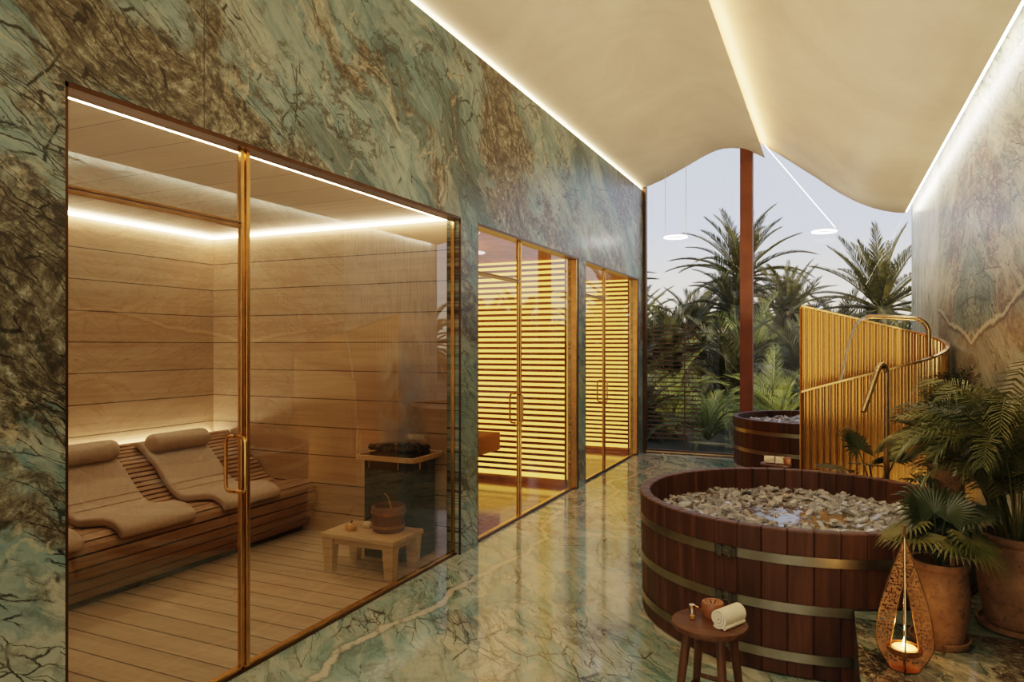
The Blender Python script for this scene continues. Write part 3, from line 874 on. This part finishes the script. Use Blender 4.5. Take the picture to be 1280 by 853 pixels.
def towelroll(loc, ang, r, L, lab):
    t = thing('rolled_towel', lab, 'towel', loc)
    d = V((cos(ang), sin(ang), 0)); s_ = V((-sin(ang), cos(ang), 0)); up = V((0,0,1)); c0 = V(loc)+up*r
    mb = MB(); n = 90; turns = 3.2; pts = []
    for i in range(n+1):
        u = i/n; a = u*turns*2*pi - pi/2 - turns*2*pi + .6
        rr = r*(.12+.88*u)
        pts.append((rr*cos(a), rr*sin(a)))
    th = r*.22; vs = []; fs = []
    for i, (a, b) in enumerate(pts):
        ln = sqrt(a*a+b*b); ia, ib = a*(ln-th)/ln, b*(ln-th)/ln
        if ln < th*1.2: ia, ib = a*.3, b*.3
        for e, ins in ((-1, 0), (1, 0)):
            for (q1, q2) in ((a, b), (ia, ib)):
                vs.append(c0 + s_*q1 + up*q2 + d*e*(L/2))
    for i in range(n):
        o = i*4; p = o+4
        fs += [(o,p,p+2,o+2), (o+1,o+3,p+3,p+1), (o,o+1,p+1,p), (o+2,p+2,p+3,o+3)]
    fs += [(0,2,3,1), (n*4, n*4+1, n*4+3, n*4+2)]
    mb.add(vs, fs).build('roll', M['towel'], t, smooth=True)
    # loose fold at the tail of the roll
    mb = MB(); 
    tail = [c0 + s_*(-r*.55) - up*r*.72, c0 + s_*(-r*.98) - up*r*.93]
    mb.tube([tail[0]-d*L/2*.96+s_*-.004, tail[0]+d*L/2*.96+s_*-.004], r*.24, 10).build('fold', M['towel'], t, smooth=True)
towelroll((ST[0]+.075, ST[1]-.012, SH), radians(62), .041, .135, 'cream rolled towel on the near wooden stool')
cd = thing('pillar_candle', 'brown wide candle with dark wicks on the near stool', 'candle', (ST[0]+.005, ST[1]+.055, SH))
MB().lathe([(0,0),(.038,0),(.043,.006),(.047,.05),(.043,.062),(.036,.062),(.030,.056),(0,.054)], cd.location, 32).build('body', M['candle_brown'], cd, smooth=True)
for dx in (-.006, .006):
    MB().tube([(cd.location.x+dx, cd.location.y, SH+.054), (cd.location.x+dx*1.8, cd.location.y, SH+.072)], .0022, 6).build('wick', M['soil'], cd)
vl = thing('oil_vial', 'tiny glass vial with gold cap and amber oil on the near stool', 'bottle', (ST[0]-.068, ST[1]-.01, SH))
lx, ly, _ = vl.location
MB().lathe([(.0,0),(.0125,0),(.0135,.003),(.0135,.045),(.009,.050)], (lx,ly,SH), 20).build('body', M['vial_glass'], vl, smooth=True)
MB().lathe([(0,.003),(.010,.003),(.011,.016),(0,.016)], (lx,ly,SH), 16).build('oil', plain('amber_oil', (.75,.42,.04), .2), vl, smooth=True)
MB().lathe([(.009,.048),(.0125,.048),(.0125,.060),(0,.060)], (lx,ly,SH), 16).build('cap', M['gold'], vl, smooth=True)
lp = MB(); lp.tube([(lx+.012,ly,SH+.055),(lx+.024,ly,SH+.054),(lx+.026,ly,SH+.04)], .0025, 6); lp.build('clasp', M['gold'], vl)

S2 = (-.50, 7.35, 0)
stool(S2, .145, .40, 'distant small dark stool in front of the far tub')
towelroll((S2[0]-.06, S2[1]-.02, .40), radians(5), .038, .095, 'cream rolled towel resting on the distant stool')
towelroll((S2[0]+.035, S2[1]-.03, .40), radians(8), .038, .075, 'second pale rolled towel beside the distant brown candle')
c2 = copy_tree(cd); c2.location = (S2[0]+.095, S2[1]-.02, .40); c2['label'] = 'brown candle on the distant stool by the far tub'

# ------------------------------------------------------------------ stone step and ledge
p = STEP = .35
def arcpts(c, R, a0, a1, n=24):
    return [(c[0]+R*cos(a0+(a1-a0)*k/n), c[1]+R*sin(a0+(a1-a0)*k/n)) for k in range(n+1)]
Rg = .905
def angx(x): return -math.acos((x-T1[0])/Rg)
def angy(y): return math.asin((y-T1[1])/Rg)
xs0 = .092
YS = 3.46
poly = [(xs0, 1.35), (XR-.004, 1.35), (XR-.004, YS)]
xi = T1[0]+sqrt(Rg*Rg-(YS-T1[1])**2) if abs(YS-T1[1]) < Rg else None
if xi is None: poly += [(xs0, YS)]
poly = [(xs0, 1.35), (XR-.004, 1.35), (XR-.004, YS), (.12, YS), (xs0, YS)]
o = MB().prism(poly, lambda q_: (q_[0], q_[1], 0), lambda q_: (q_[0], q_[1], p)).build('marble_step', M['marble_dark'], None, (.5, 2.4, 0), bevel=.004)
tag(o, 'dark veined marble step carrying the lantern beside the large tub', 'step')
a0 = angx(xs0); a1 = angy(4.41)
poly = [(xs0, YS+.002), (XR-.004, YS+.002), (XR-.004, 4.41)] + list(reversed(arcpts(T1, Rg, a0, a1)))
o = MB().prism(poly, lambda q_: (q_[0], q_[1], 0), lambda q_: (q_[0], q_[1], p-.003)).build('marble_ledge', M['marble_pale'], None, (.6, 3.7, 0))
tag(o, 'pale green stone ledge under the tall terracotta pot', 'ledge')

# ------------------------------------------------------------------ lantern
lc = (.245, 2.99, p)
ln = thing('lantern', 'teardrop copper filigree lantern with lit candle on the dark step', 'lantern', lc)
def wout(z):
    if z < .10: return .052+.043*sin(min(1,z/.10)*pi/2)
    t = (z-.10)/.385
    return max(.003, .095*(1-t)**.92 * (1+.22*sin(pi*t)))
def win_(z):
    if z < .062 or z > .30: return .003
    t = (z-.062)/.238
    return .003+.045*(1-t)**.75
def fin(ang):
    mb = MB(); rows, cols = 150, 18; z1 = .485
    d = V((cos(ang), sin(ang), 0)); s_ = V((-sin(ang), cos(ang), 0))*.0016
    idx = {}
    def vert(i, j):
        z = z1*i/rows; a, b = win_(z), wout(z)
        b = max(b, a+.001)
        return V(lc)+d*(a+(b-a)*j/cols)+V((0,0,z+.004))
    rnd = random.Random(int(ang*10))
    hole = set()
    for i in range(5, rows-9):
        for j in range(1, cols-1):
            w = (wout(z1*i/rows)-win_(z1*i/rows))
            if w < .012: continue
            # angular maze: L shaped runs
            bi, bj = i//4, j//4
            mode = (bi*7+bj*13+(bi*bj)%3) % 4
            li, lj = i % 4, j % 4
            h = {0: li in (1,) or (lj == 1 and li < 3), 1: lj == 2 or (li == 2 and lj > 1), 2: li == 0 or (lj == 3 and li < 2), 3: lj == 0 or li == 3}[mode]
            if h and rnd.random() < .93 and not (.05 < z1*i/rows < .066): hole.add((i, j))
    vs = []; fs = []
    for i in range(rows+1):
        for j in range(cols+1):
            q_ = vert(i, j); vs += [q_-s_, q_+s_]
    W = cols+1
    for i in range(rows):
        for j in range(cols):
            if (i, j) in hole: continue
            a, b, c_, e = i*W+j, i*W+j+1, (i+1)*W+j+1, (i+1)*W+j
            fs.append((2*a, 2*b, 2*c_, 2*e)); fs.append((2*a+1, 2*e+1, 2*c_+1, 2*b+1))
    mb.add(vs, fs)
    o = mb.build('fin', M['copper'], ln, fix=False)
    e = MB(); e.tube([V(lc)+d*wout(z1*i/60)+V((0,0,z1*i/60+.004)) for i in range(61)], .0028, 6)
    e.tube([V(lc)+d*win_(z)+V((0,0,z+.004)) for z in [.062+.238*k/20 for k in range(21)]], .0022, 6)
    e.build('rim', M['brass'], o)
to_cam = atan2(-lc[1], -lc[0])
for k in range(4): fin(to_cam + k*pi/2 + .03)
MB().lathe([(0,.058),(.052,.058),(.058,.062),(.060,.082),(.057,.082),(.054,.066),(0,.064)], lc, 40).build('dish', M['copper'], ln, smooth=True)
MB().tube([(lc[0],lc[1],lc[2]+.30),(lc[0],lc[1],lc[2]+.53)], .0045, 8).build('finial', M['copper'], ln)
MB().lathe([(.0,0),(.05,0),(.052,.004),(.0,.006)], lc, 24).build('base', M['copper'], ln)
cn = thing('pillar_candle', 'lit cream candle glowing inside the copper lantern', 'candle', (lc[0], lc[1], p+.066))
MB().lathe([(0,0),(.044,0),(.045,.010),(.040,.014),(0,.011)], cn.location, 28).build('body', M['wax'], cn, smooth=True)
MB().lathe([(.0,.012),(.004,.017),(.0062,.025),(.0045,.038),(.0,.054)], cn.location, 12).build('flame', M['flame'], cn, smooth=True)

# ------------------------------------------------------------------ fluted amber screen
sc = thing('fluted_screen', 'curved fluted amber glass screen with sloping gold top edge', 'screen', (.3, 6.9, 0))
path = []
for k in range(40): path.append((-.238+(.48+.238)*k/40, 6.5))
for k in range(41):
    a = -pi/2+pi*k/40; path.append((.48+.40*cos(a), 6.9+.40*sin(a)))
for k in range(1, 41): path.append((.48-(.48+.272)*k/40, 7.3))
pp = [V((a, b)) for a, b in path]
seg = resample(pp, .0055)
Lt = len(seg)-1
def rimz(u): return 1.15 + (1.925-1.15)*(u**.95)
vs = []; fs = []; top = []
sn = norms(seg)
for i, q_ in enumerate(seg):
    u = i/Lt; ph = pi*(i*.0055)/.0495
    off = .014 - .028*abs(sin(ph))
    z = rimz(u)
    for zz in (.004, z*.33, z*.66, z):
        vs.append((q_.x+sn[i].x*off, q_.y+sn[i].y*off, zz))
    top.append((q_.x, q_.y, z+.006))
for i in range(Lt):
    for k in range(3): fs.append((i*4+k, (i+1)*4+k, (i+1)*4+k+1, i*4+k+1))
MB().add(vs, fs).build('fluted_panel', M['fluted'], sc, smooth=False, fix=False).data.shade_smooth()
rm = MB(); vs = []; fs = []
for i in range(0, Lt+1, 3):
    q_ = seg[i]; n_ = sn[i]; z = top[i][2]
    for a, b in ((-.016,-.010),(-.016,.006),(.016,.006),(.016,-.010)): vs.append((q_.x+n_.x*a, q_.y+n_.y*a, z+b))
nn = len(vs)//4
for i in range(nn-1):
    for k in range(4): fs.append((i*4+k, (i+1)*4+k, (i+1)*4+(k+1)%4, i*4+(k+1)%4))
fs += [(0,1,2,3), (4*nn-4, 4*nn-1, 4*nn-2, 4*nn-3)]
rm.add(vs, fs).build('top_rail', M['gold'], sc)
MB().tube([(seg[0].x, seg[0].y, 0), (seg[0].x, seg[0].y, 1.15)], .013, 8).build('end_post', M['gold'], sc)
MB().tube([(seg[-1].x, seg[-1].y, 0), (seg[-1].x, seg[-1].y, 1.92)], .013, 8).build('end_post', M['gold'], sc)

# faucets
fc = thing('tub_faucet', 'tall brass hook faucet standing behind the large tub', 'faucet', (.34, 5.47, 0))
path = [(.34,5.47,.0), (.34,5.47,1.36)]
cx, cy = -.55, -.83
for k in range(1, 11):
    a = pi*.82*k/10; r_ = .055
    path.append((.34 + cx*r_*(1-cos(a)), 5.47+cy*r_*(1-cos(a)), 1.36+r_*sin(a)))
e_ = V(path[-1]); d_ = (V(path[-1])-V(path[-2])).normalized()
path += [tuple(e_+V((-.10,-.12,-.30)).normalized()*.32*f_) for f_ in (.15, .5, 1.0)]
MB().tube(path, .019, 14).build('pipe', M['brass'], fc, smooth=True)
MB().lathe([(0,0),(.045,0),(.045,.012),(.024,.018),(0,.018)], (.34,5.47,0), 24).build('base', M['brass'], fc, smooth=True)
lv = MB(); lv.tube([(.34,5.47,.92),(.43,5.45,.92)], .017, 12); lv.tube([(.43,5.45,.925),(.43,5.44,1.0)], .007, 8); lv.build('lever', M['brass'], fc, smooth=True)

sp = thing('shower_spout', 'arched gold spout pouring water behind the amber screen', 'faucet', (.70, 6.85, 0))
path = [(.74,6.85,0), (.74,6.85,1.66)]
for k in range(1, 9):
    a = pi/2*k/8; path.append((.74-.12*(1-cos(a)), 6.85, 1.66+.12*sin(a)))
path += [(.42,6.85,1.795), (.30,6.85,1.80), (.27,6.85,1.79)]
MB().tube(path, .019, 12).build('pipe', M['brass'], sp, smooth=True)
MB().lathe([(0,0),(.045,0),(.045,.012),(.024,.018),(0,.018)], (.74,6.85,0), 24).build('base', M['brass'], sp, smooth=True)
ws = MB(); pts = []
for k in range(30):
    t_ = k/29; pts.append((.27-.52*t_**.72*.62, 6.85, 1.79-1.72*t_**1.7))
ws.tube(pts, .011, 8); o = ws.build('water_stream', M['stream'], None, (.1, 6.85, .07), smooth=True)
tag(o, 'thin white arc of water falling from the gold spout', 'water', kind='thing')

# ------------------------------------------------------------------ plants
def frond(mb, base, az, L, elev, droop, nl, ll, lw, start=.25, rr=.005, sweep=.55, vdrop=.35, xmax=None, rnd=random, stemb=None, pw=1.7):
    h = V((cos(az), sin(az), 0)); N = 22; pos = V(base); path = [pos.copy()]; tans = []
    for i in range(N):
        s = (i+.5)/N; e = elev - droop*s**pw
        t = h*cos(e)+V((0,0,1))*sin(e); tans.append(t); pos = pos + t*(L/N); path.append(pos.copy())
    tans.append(tans[-1])
    o0 = len(mb.v)
    mb.tube(path, [rr*(1-.8*i/N) for i in range(N+1)], 4, cap=False)
    side = V((-sin(az), cos(az), 0))
    for k in range(nl):
        f = k/(nl-1); s = start+(1-start)*f
        x = s*N; i = min(int(x), N-1); p_ = path[i].lerp(path[i+1], x-i); t = tans[min(i, N)]
        ln = ll*(.35+.65*sin(pi*min(1, .18+.80*f))**.8)*rnd.uniform(.85,1.12)
        for sg in (-1, 1):
            sw = sweep+.5*f+rnd.uniform(-.08,.08)
            up = side.cross(t) if sg < 0 else side.cross(t)
            if up.z < 0: up = -up
            d = (side*sg*cos(sw)+t*sin(sw)+up*.22).normalized()
            dn = (d + V((0,0,-1))*vdrop*1.3).normalized()
            wv = t*lw*.5
            a = p_; m_ = p_+d*ln*.5; e_ = m_+dn*ln*.5
            mb.add([a-wv*.5, a+wv*.5, m_+wv, m_-wv, e_], [(0,1,2,3), (3,2,4)])
    if xmax is not None:
        for i in range(o0, len(mb.v)):
            x_, y_, z_ = mb.v[i]
            if x_ > xmax: mb.v[i] = (xmax-.02*min(1, (x_-xmax)*3), y_, z_ + (x_-xmax)*.5)
    return mb
def fan(mb, c, az, elev, R, n=26, span=265, w=.018, droop=.5, xmax=None, rnd=random):
    """palmate leaf: blade plane holds radial direction f and side s"""
    f = V((cos(az)*cos(elev), sin(az)*cos(elev), sin(elev))); s = V((-sin(az), cos(az), 0)); up = f.cross(s)
    if up.z < 0: up = -up
    for k in range(n):
        a = radians(-span/2+span*k/(n-1)); d = f*cos(a)+s*sin(a)+up*.10
        ln = R*(.78+.22*cos(a*.6))*rnd.uniform(.92,1.06)
        pw = (s*cos(a)-f*sin(a)).normalized()
        p0 = V(c); p1 = p0+d*ln*.40; p2 = p0+d*ln*.74+V((0,0,-1))*ln*.06*droop; p3 = p0+d*ln*.98+V((0,0,-1))*ln*.26*droop
        ridge = up*w*.25
        mb.add([p0, p1-pw*w*.75, p1+ridge, p1+pw*w*.75, p2-pw*w*.5, p2+ridge*.7, p2+pw*w*.5, p3],
               [(0,2,1), (0,3,2), (1,2,5,4), (2,3,6,5), (4,5,7), (5,6,7)])
    if xmax is not None:
        for i in range(len(mb.v)):
            x_, y_, z_ = mb.v[i]
            if x_ > xmax: mb.v[i] = (xmax-.01, y_, z_)
def pot(t, c, R, h, rim=.03, saucer=True):
    prof = [(0,.012),(R*.70,.012),(R*.80,.02),(R*.97,h*.38),(R*1.0,h*.55),(R*.95,h*.78),(R*.90,h-rim*1.3),(R*.96,h-rim*1.1),(R*1.0,h-rim*.5),(R*.98,h),(R*.86,h),(R*.82,h-.03),(R*.80,h-.05)]
    MB().lathe(prof, c, 44).build('pot', M['terracotta'], t, smooth=True)
    if saucer: MB().lathe([(0,.0),(R*.92,.0),(R*1.0,.008),(R*1.02,.03),(R*.96,.03),(R*.90,.013),(0,.012)], c, 44).build('saucer', M['terracotta'], t, smooth=True)
    MB().lathe([(0,h-.035),(R*.5,h-.03),(R*.83,h-.042)], c, 24).build('soil', M['soil'], t, smooth=True, fix=False)

# tall areca palm against the wall
rp = random.Random(11)
c = (.735, 3.62, p); hp = .40
ar = thing('potted_palm', 'tall feathery areca palm in the biggest terracotta pot by the wall', 'potted plant', c, 'potted plants around the tubs')
pot(ar, c, .165, hp)
for k in range(46):
    az = radians(rp.uniform(95, 290)) if k < 34 else radians(rp.uniform(-60, 90))
    L = rp.uniform(.80, 1.34)*(1-.42*max(0, -cos(az))); el = radians(rp.uniform(70, 89))
    mb = MB(); b0 = (c[0]+.07*cos(az)*rp.random()-.02, c[1]+.07*sin(az)*rp.random(), c[2]+hp-.04)
    frond(mb, b0, az, L, el, radians(rp.uniform(80, 150)), 46, .20, .0075, .36, .004, .55, .6, .905, rp, pw=2.2)
    mb.build('frond', M['leaf_mid'] if k % 4 else M['leaf_dark'], ar, fix=False)
# areca behind, darker
c = (.745, 5.95, 0); hb = .70
a2 = thing('potted_palm', 'dark feathery palm in the reddish pot beside the screen curve', 'potted plant', c, 'potted plants around the tubs')
pot(a2, c, .125, hb, .03)
for k in range(30):
    az = radians(rp.uniform(80, 300)) if k < 23 else radians(rp.uniform(-80, 80))
    mb = MB(); frond(mb, (c[0]+rp.uniform(-.05,.05), c[1]+rp.uniform(-.05,.05), hb-.04), az, rp.uniform(.55, .88)*(1-.5*max(0, -cos(az))), radians(rp.uniform(70, 89)), radians(rp.uniform(35, 105)), 40, .15, .008, .35, .005, .6, .5, .905, rp, pw=2)
    for i, (x_, y_, z_) in enumerate(mb.v):
        if y_ > 6.44: mb.v[i] = (x_, 6.44-.02*min(1, y_-6.44), z_)
    mb.build('frond', M['leaf_dark'] if k % 2 else M['leaf_mid'], a2, fix=False)
# fan palm in front
c = (.395, 3.31, p); hf = .335
fp = thing('potted_palm', 'fan palm in a small terracotta pot just behind the lantern', 'potted plant', c, 'potted plants around the tubs')
pot(fp, c, .108, hf, .025)
for (az, el, ln, fe, R) in ((112, 80, .22, 55, .20), (150, 74, .20, 62, .17), (60, 76, .22, 48, .17), (300, 58, .16, -20, .15), (215, 55, .17, -10, .16), (330, 50, .19, -42, .17), (185, 60, .20, -30, .16), (20, 62, .24, 20, .16), (70, 70, .16, 30, .15), (275, 66, .10, 5, .13), (350, 70, .15, 40, .14)):
    az = radians(az); el = radians(el)
    b0 = V((c[0], c[1], c[2]+hf-.04)); tip = b0+V((cos(az)*cos(el), sin(az)*cos(el), sin(el)))*ln
    mb = MB(); mb.tube([b0, b0.lerp(tip,.5)+V((0,0,.012)), tip], .0042, 6)
    fan(mb, tip, az, radians(fe), R, 28, 255, .0105, .9, .905, rp)
    mb.build('frond', M['leaf_dark'] if fe > 0 else M['leaf_mid'], fp, fix=False)
# small fan palm behind the faucet
c = (.30, 5.85, 0); hs = .42
f2 = thing('potted_palm', 'small dark fan palm behind the brass hook faucet', 'potted plant', c, 'potted plants around the tubs')
pot(f2, c, .14, hs, .03)
for (az, el, ln, fe, R) in ((150, 70, .42, 55, .22), (200, 45, .36, 5, .20), (300, 60, .40, 30, .21), (250, 62, .34, 10, .18), (30, 75, .42, 50, .18), (340, 40, .34, -5, .19)):
    az = radians(az); el = radians(el)
    b0 = V((c[0], c[1], hs-.04)); tip = b0+V((cos(az)*cos(el), sin(az)*cos(el), sin(el)))*ln
    mb = MB(); mb.tube([b0, b0.lerp(tip,.5)+V((0,0,.012)), tip], .005, 6)
    fan(mb, tip, az, radians(fe), R, 24, 240, .018, .5, .9, rp)
    mb.build('frond', M['leaf_dark'], f2, fix=False)

# ------------------------------------------------------------------ garden outside
struct(MB().add([(-40,YE+.12,-.12),(40,YE+.12,-.12),(40,80,-.12),(-40,80,-.12)], [(0,1,2,3)]).build('ground', M['ground'], fix=False), 'dark planted ground outside the window')

fn = thing('slat_fence', 'thin brown slat fence outside the window beside the teal wall', 'fence', (-2.45, 10.8, -.12))
mb = MB(); z = .12
while z < 1.86:
    mb.box((-2.95, 10.79, z), (-1.78, 10.80, z+.020)); z += .066
mb.build('slats', M['fence_brown'], fn)
for x in (-2.95, -2.04): MB().box((x, 10.80, -.12), (x+.018, 10.82, 1.88)).build('post', M['fence_brown'], fn)

def crownmesh(seed, nf, L, mat, lo=-25, hi=80, droop=95, ll=.5, lw=.035, nl=34):
    rr = random.Random(seed); mb = MB()
    for k in range(nf):
        az = k*2.39996+rr.uniform(-.2,.2); f = (k+.5)/nf
        el = radians(lo+(hi-lo)*(1-f)**.9+rr.uniform(-6,6))
        frond(mb, (0,0,0), az, L*rr.uniform(.85,1.1), el, radians(droop)*rr.uniform(.6,1.1)*(.6 if f < .35 else 1), nl, ll, lw, .14, .03, .75, .15, None, rr, pw=1.6)
    return mb
crowns = {}
def palm(key, x, y, z, rz, sc, lab, group='palm trees outside the window', name='palm_tree', mat=None, lean=0.0):
    t = thing(name, lab, 'palm' if name == 'palm_tree' else 'shrub', (x, y, -.12), group)
    seed, nf, L, mt, kw = KINDS[key]
    if key not in crowns:
        o = crownmesh(seed, nf, L, None, **kw).build('crown', M[mt], fix=False); crowns[key] = o.data
        o.parent = t
    else:
        o = bpy.data.objects.new('crown', crowns[key]); COL.objects.link(o); o.parent = t
    o.location = (lean, 0, z+.12); o.rotation_euler = (0, 0, rz); o.scale = (sc, sc, sc)
    if z > .6:
        tk = MB(); N = 14; pts = []; rs = []
        for i in range(N*2+1):
            f = i/(N*2); pts.append((x+lean*f**1.5, y, -.12+(z+.10)*f)); rs.append((.19 if i % 2 else .16)*sc*(1.05-.2*f))
        tk.tube(pts, rs, 10); tk.build('trunk', M['trunk'], t)
KINDS = {
 'date': (5, 48, 2.6, 'leaf_out', dict(lo=-45, hi=82, droop=75, ll=.42, lw=.05, nl=54)),
 'date2': (9, 34, 2.4, 'leaf_out', dict(lo=-20, hi=86, droop=55, ll=.42, lw=.05, nl=50)),
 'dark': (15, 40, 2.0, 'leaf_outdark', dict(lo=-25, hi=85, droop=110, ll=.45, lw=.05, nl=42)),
 'areca': (23, 20, 1.5, 'leaf_outlight', dict(lo=35, hi=85, droop=135, ll=.36, lw=.026, nl=30)),
}
palm('date', -3.15, 28, 4.1, .3, 1.15, 'tall date palm rising behind the rust coloured window post')
palm('date2', 1.25, 22.5, 2.55, 1.2, 1.0, 'sunlit date palm above the fluted screen')
palm('dark', -6.3, 21, 2.65, .5, 1.0, 'dark palm outside beside the teal wall corner')
palm('date', -4.9, 19, 1.9, 2.2, .62, 'smaller palm in front of the dark one, outside the window')
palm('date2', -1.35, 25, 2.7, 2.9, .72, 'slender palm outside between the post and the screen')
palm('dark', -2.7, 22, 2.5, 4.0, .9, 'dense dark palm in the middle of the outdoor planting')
palm('dark', -8.4, 26, 2.6, 3.0, 1.1, 'far palm mostly hidden by the dark palms outside')
bush = [
 ('areca', -2.75, 13.4, .0, .0, 1.0, 'pale green arching palm shrub close outside the window, low by the tub'),
 ('areca', -1.02, 14.2, .05, 1.4, 1.0, 'pale green arching shrub outside, seen over the distant tub'),
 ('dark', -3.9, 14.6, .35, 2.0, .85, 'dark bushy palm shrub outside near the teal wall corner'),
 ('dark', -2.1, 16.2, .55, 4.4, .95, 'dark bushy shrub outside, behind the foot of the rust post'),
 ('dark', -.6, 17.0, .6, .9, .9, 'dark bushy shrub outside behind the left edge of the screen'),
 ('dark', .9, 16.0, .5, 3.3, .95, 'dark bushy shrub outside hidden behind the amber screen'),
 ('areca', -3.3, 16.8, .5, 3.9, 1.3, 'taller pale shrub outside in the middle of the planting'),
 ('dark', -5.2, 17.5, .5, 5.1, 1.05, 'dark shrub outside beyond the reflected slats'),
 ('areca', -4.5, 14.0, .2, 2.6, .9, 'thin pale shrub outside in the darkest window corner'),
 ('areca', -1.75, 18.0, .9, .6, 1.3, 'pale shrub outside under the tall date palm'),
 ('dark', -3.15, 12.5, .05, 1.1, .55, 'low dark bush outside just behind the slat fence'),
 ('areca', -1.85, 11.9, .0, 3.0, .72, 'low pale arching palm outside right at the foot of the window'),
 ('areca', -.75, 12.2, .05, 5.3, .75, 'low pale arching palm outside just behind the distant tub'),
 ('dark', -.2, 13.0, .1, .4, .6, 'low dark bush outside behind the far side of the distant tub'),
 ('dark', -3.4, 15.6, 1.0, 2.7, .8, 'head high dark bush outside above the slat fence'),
]
for k, x, y, z, rz, s_, lab in bush: palm(k, x, y, z, rz, s_, lab, 'shrubs outside the window', 'palm_shrub')
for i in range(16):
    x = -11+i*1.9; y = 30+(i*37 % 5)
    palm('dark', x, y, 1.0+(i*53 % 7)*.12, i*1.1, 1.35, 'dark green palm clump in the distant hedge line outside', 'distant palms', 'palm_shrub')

# ------------------------------------------------------------------ lights
def area(name, loc, rot, sx, sy, en, col, spread=180):
    l = bpy.data.lights.new(name, 'AREA'); l.shape = 'RECTANGLE'; l.size = sx; l.size_y = sy; l.energy = en; l.color = col; l.spread = radians(spread)
    o = bpy.data.objects.new(name, l); COL.objects.link(o); o.location = loc; o.rotation_euler = rot
    return o
sun = bpy.data.lights.new('sun', 'SUN'); sun.energy = 6.0; sun.angle = radians(1.5); sun.color = (1.0,.80,.52)
so = bpy.data.objects.new('sun', sun); COL.objects.link(so)
so.rotation_euler = V((-.80,.42,-.42)).to_track_quat('-Z','Y').to_euler()
# window portal
pt = area('window_portal', (-.8, YE+.15, 2.1), (radians(-90), 0, 0), 3.5, 4.2, 1, (1,1,1)); pt.data.cycles.is_portal = True
# added fill with no fitting: broad panels behind the camera and below the ceiling
area('rear_fill', (-.8, YB+.06, 1.9), (radians(90), 0, 0), 3.2, 3.4, 55, (1.0,.88,.72))  # soft fill added behind the camera, no doorway there
area('ceiling_fill', (-.7, 6.0, 1.9), (radians(180), 0, 0), 2.4, 7.5, 70, (1.0,.80,.54))  # added to lift the whole ceiling, floats in mid room
def added_point(loc, en, col, r_=.05):  # unseen point lights, no lamp body is modelled
    l = bpy.data.lights.new('added_point', 'POINT'); l.energy = en; l.color = col; l.shadow_soft_size = r_
    o = bpy.data.objects.new('added_point', l); COL.objects.link(o); o.location = loc
added_point((.60, 6.9, .25), 18, (1.0,.72,.38))
added_point((lc[0], lc[1], STEP+.15), 1.0, (1.0,.50,.16), .012)
added_point((-3.6, 6.0, 2.2), 16, (1.0,.55,.26), .2)  # warm fill added to the middle room
added_point((-3.6, 8.6, 2.2), 16, (1.0,.55,.26), .2)  # warm fill added to the far room
def spot(loc, tgt, en, ang, col=(1.0,.80,.56)):  # added spots that brighten tub, palm and sauna, no ceiling fittings
    l = bpy.data.lights.new('fill_spot', 'SPOT'); l.energy = en; l.spot_size = radians(ang); l.spot_blend = .9; l.shadow_soft_size = .04; l.color = col
    o = bpy.data.objects.new('fill_spot', l); COL.objects.link(o); o.location = loc
    o.rotation_euler = (V(tgt)-V(loc)).to_track_quat('-Z','Y').to_euler()
spot((-.7, 1.2, 4.0), (-.6, 3.6, 0), 90, 80)
spot((-.7, 4.6, 4.0), (-.5, 5.6, 0), 60, 80)
spot((.05, 2.7, 3.3), (.66, 3.7, 1.35), 60, 48, (1.0,.86,.60))
spot((-3.6, 2.9, 2.5), (-4.2, 3.0, 0), 14, 130)

w = bpy.data.worlds.new('sky'); S.world = w; w.use_nodes = True
nt = w.node_tree; nt.nodes.clear()
out = nt.nodes.new('ShaderNodeOutputWorld'); bg = nt.nodes.new('ShaderNodeBackground')
tc = nt.nodes.new('ShaderNodeTexCoord'); sx = nt.nodes.new('ShaderNodeSeparateXYZ'); rp_ = nt.nodes.new('ShaderNodeValToRGB')
nt.links.new(tc.outputs['Generated'], sx.inputs[0]); nt.links.new(sx.outputs[2], rp_.inputs[0])
cr = rp_.color_ramp
for pos_, col in ((0.0,(.80,.70,.52)), (.06,(.82,.76,.66)), (.15,(.58,.63,.77)), (.5,(.42,.51,.72))):
    e = cr.elements.new(pos_); e.color = (*col, 1)
cr.elements.remove(cr.elements[0]); cr.elements.remove(cr.elements[-1])
nt.links.new(rp_.outputs[0], bg.inputs[0]); bg.inputs[1].default_value = 1.3
nt.links.new(bg.outputs[0], out.inputs[0])

# ------------------------------------------------------------------ camera and view
cam = bpy.data.cameras.new('camera'); co = bpy.data.objects.new('camera', cam); COL.objects.link(co)
co.location = (0, 0, 1.55); co.rotation_euler = (radians(90), 0, radians(24.4))
cam.sensor_width = 36; cam.lens = 36*882/1280; cam.shift_y = 5.5/1280; cam.clip_start = .05
S.camera = co
S.view_settings.view_transform = 'Filmic'
try: S.view_settings.look = 'Medium High Contrast'
except Exception: pass
S.view_settings.exposure = 0.5
S.cycles.use_denoising = True
S.cycles.transparent_max_bounces = 24
S.cycles.max_bounces = 10
S.cycles.sample_clamp_indirect = 6
S.cycles.caustics_reflective = False; S.cycles.caustics_refractive = False
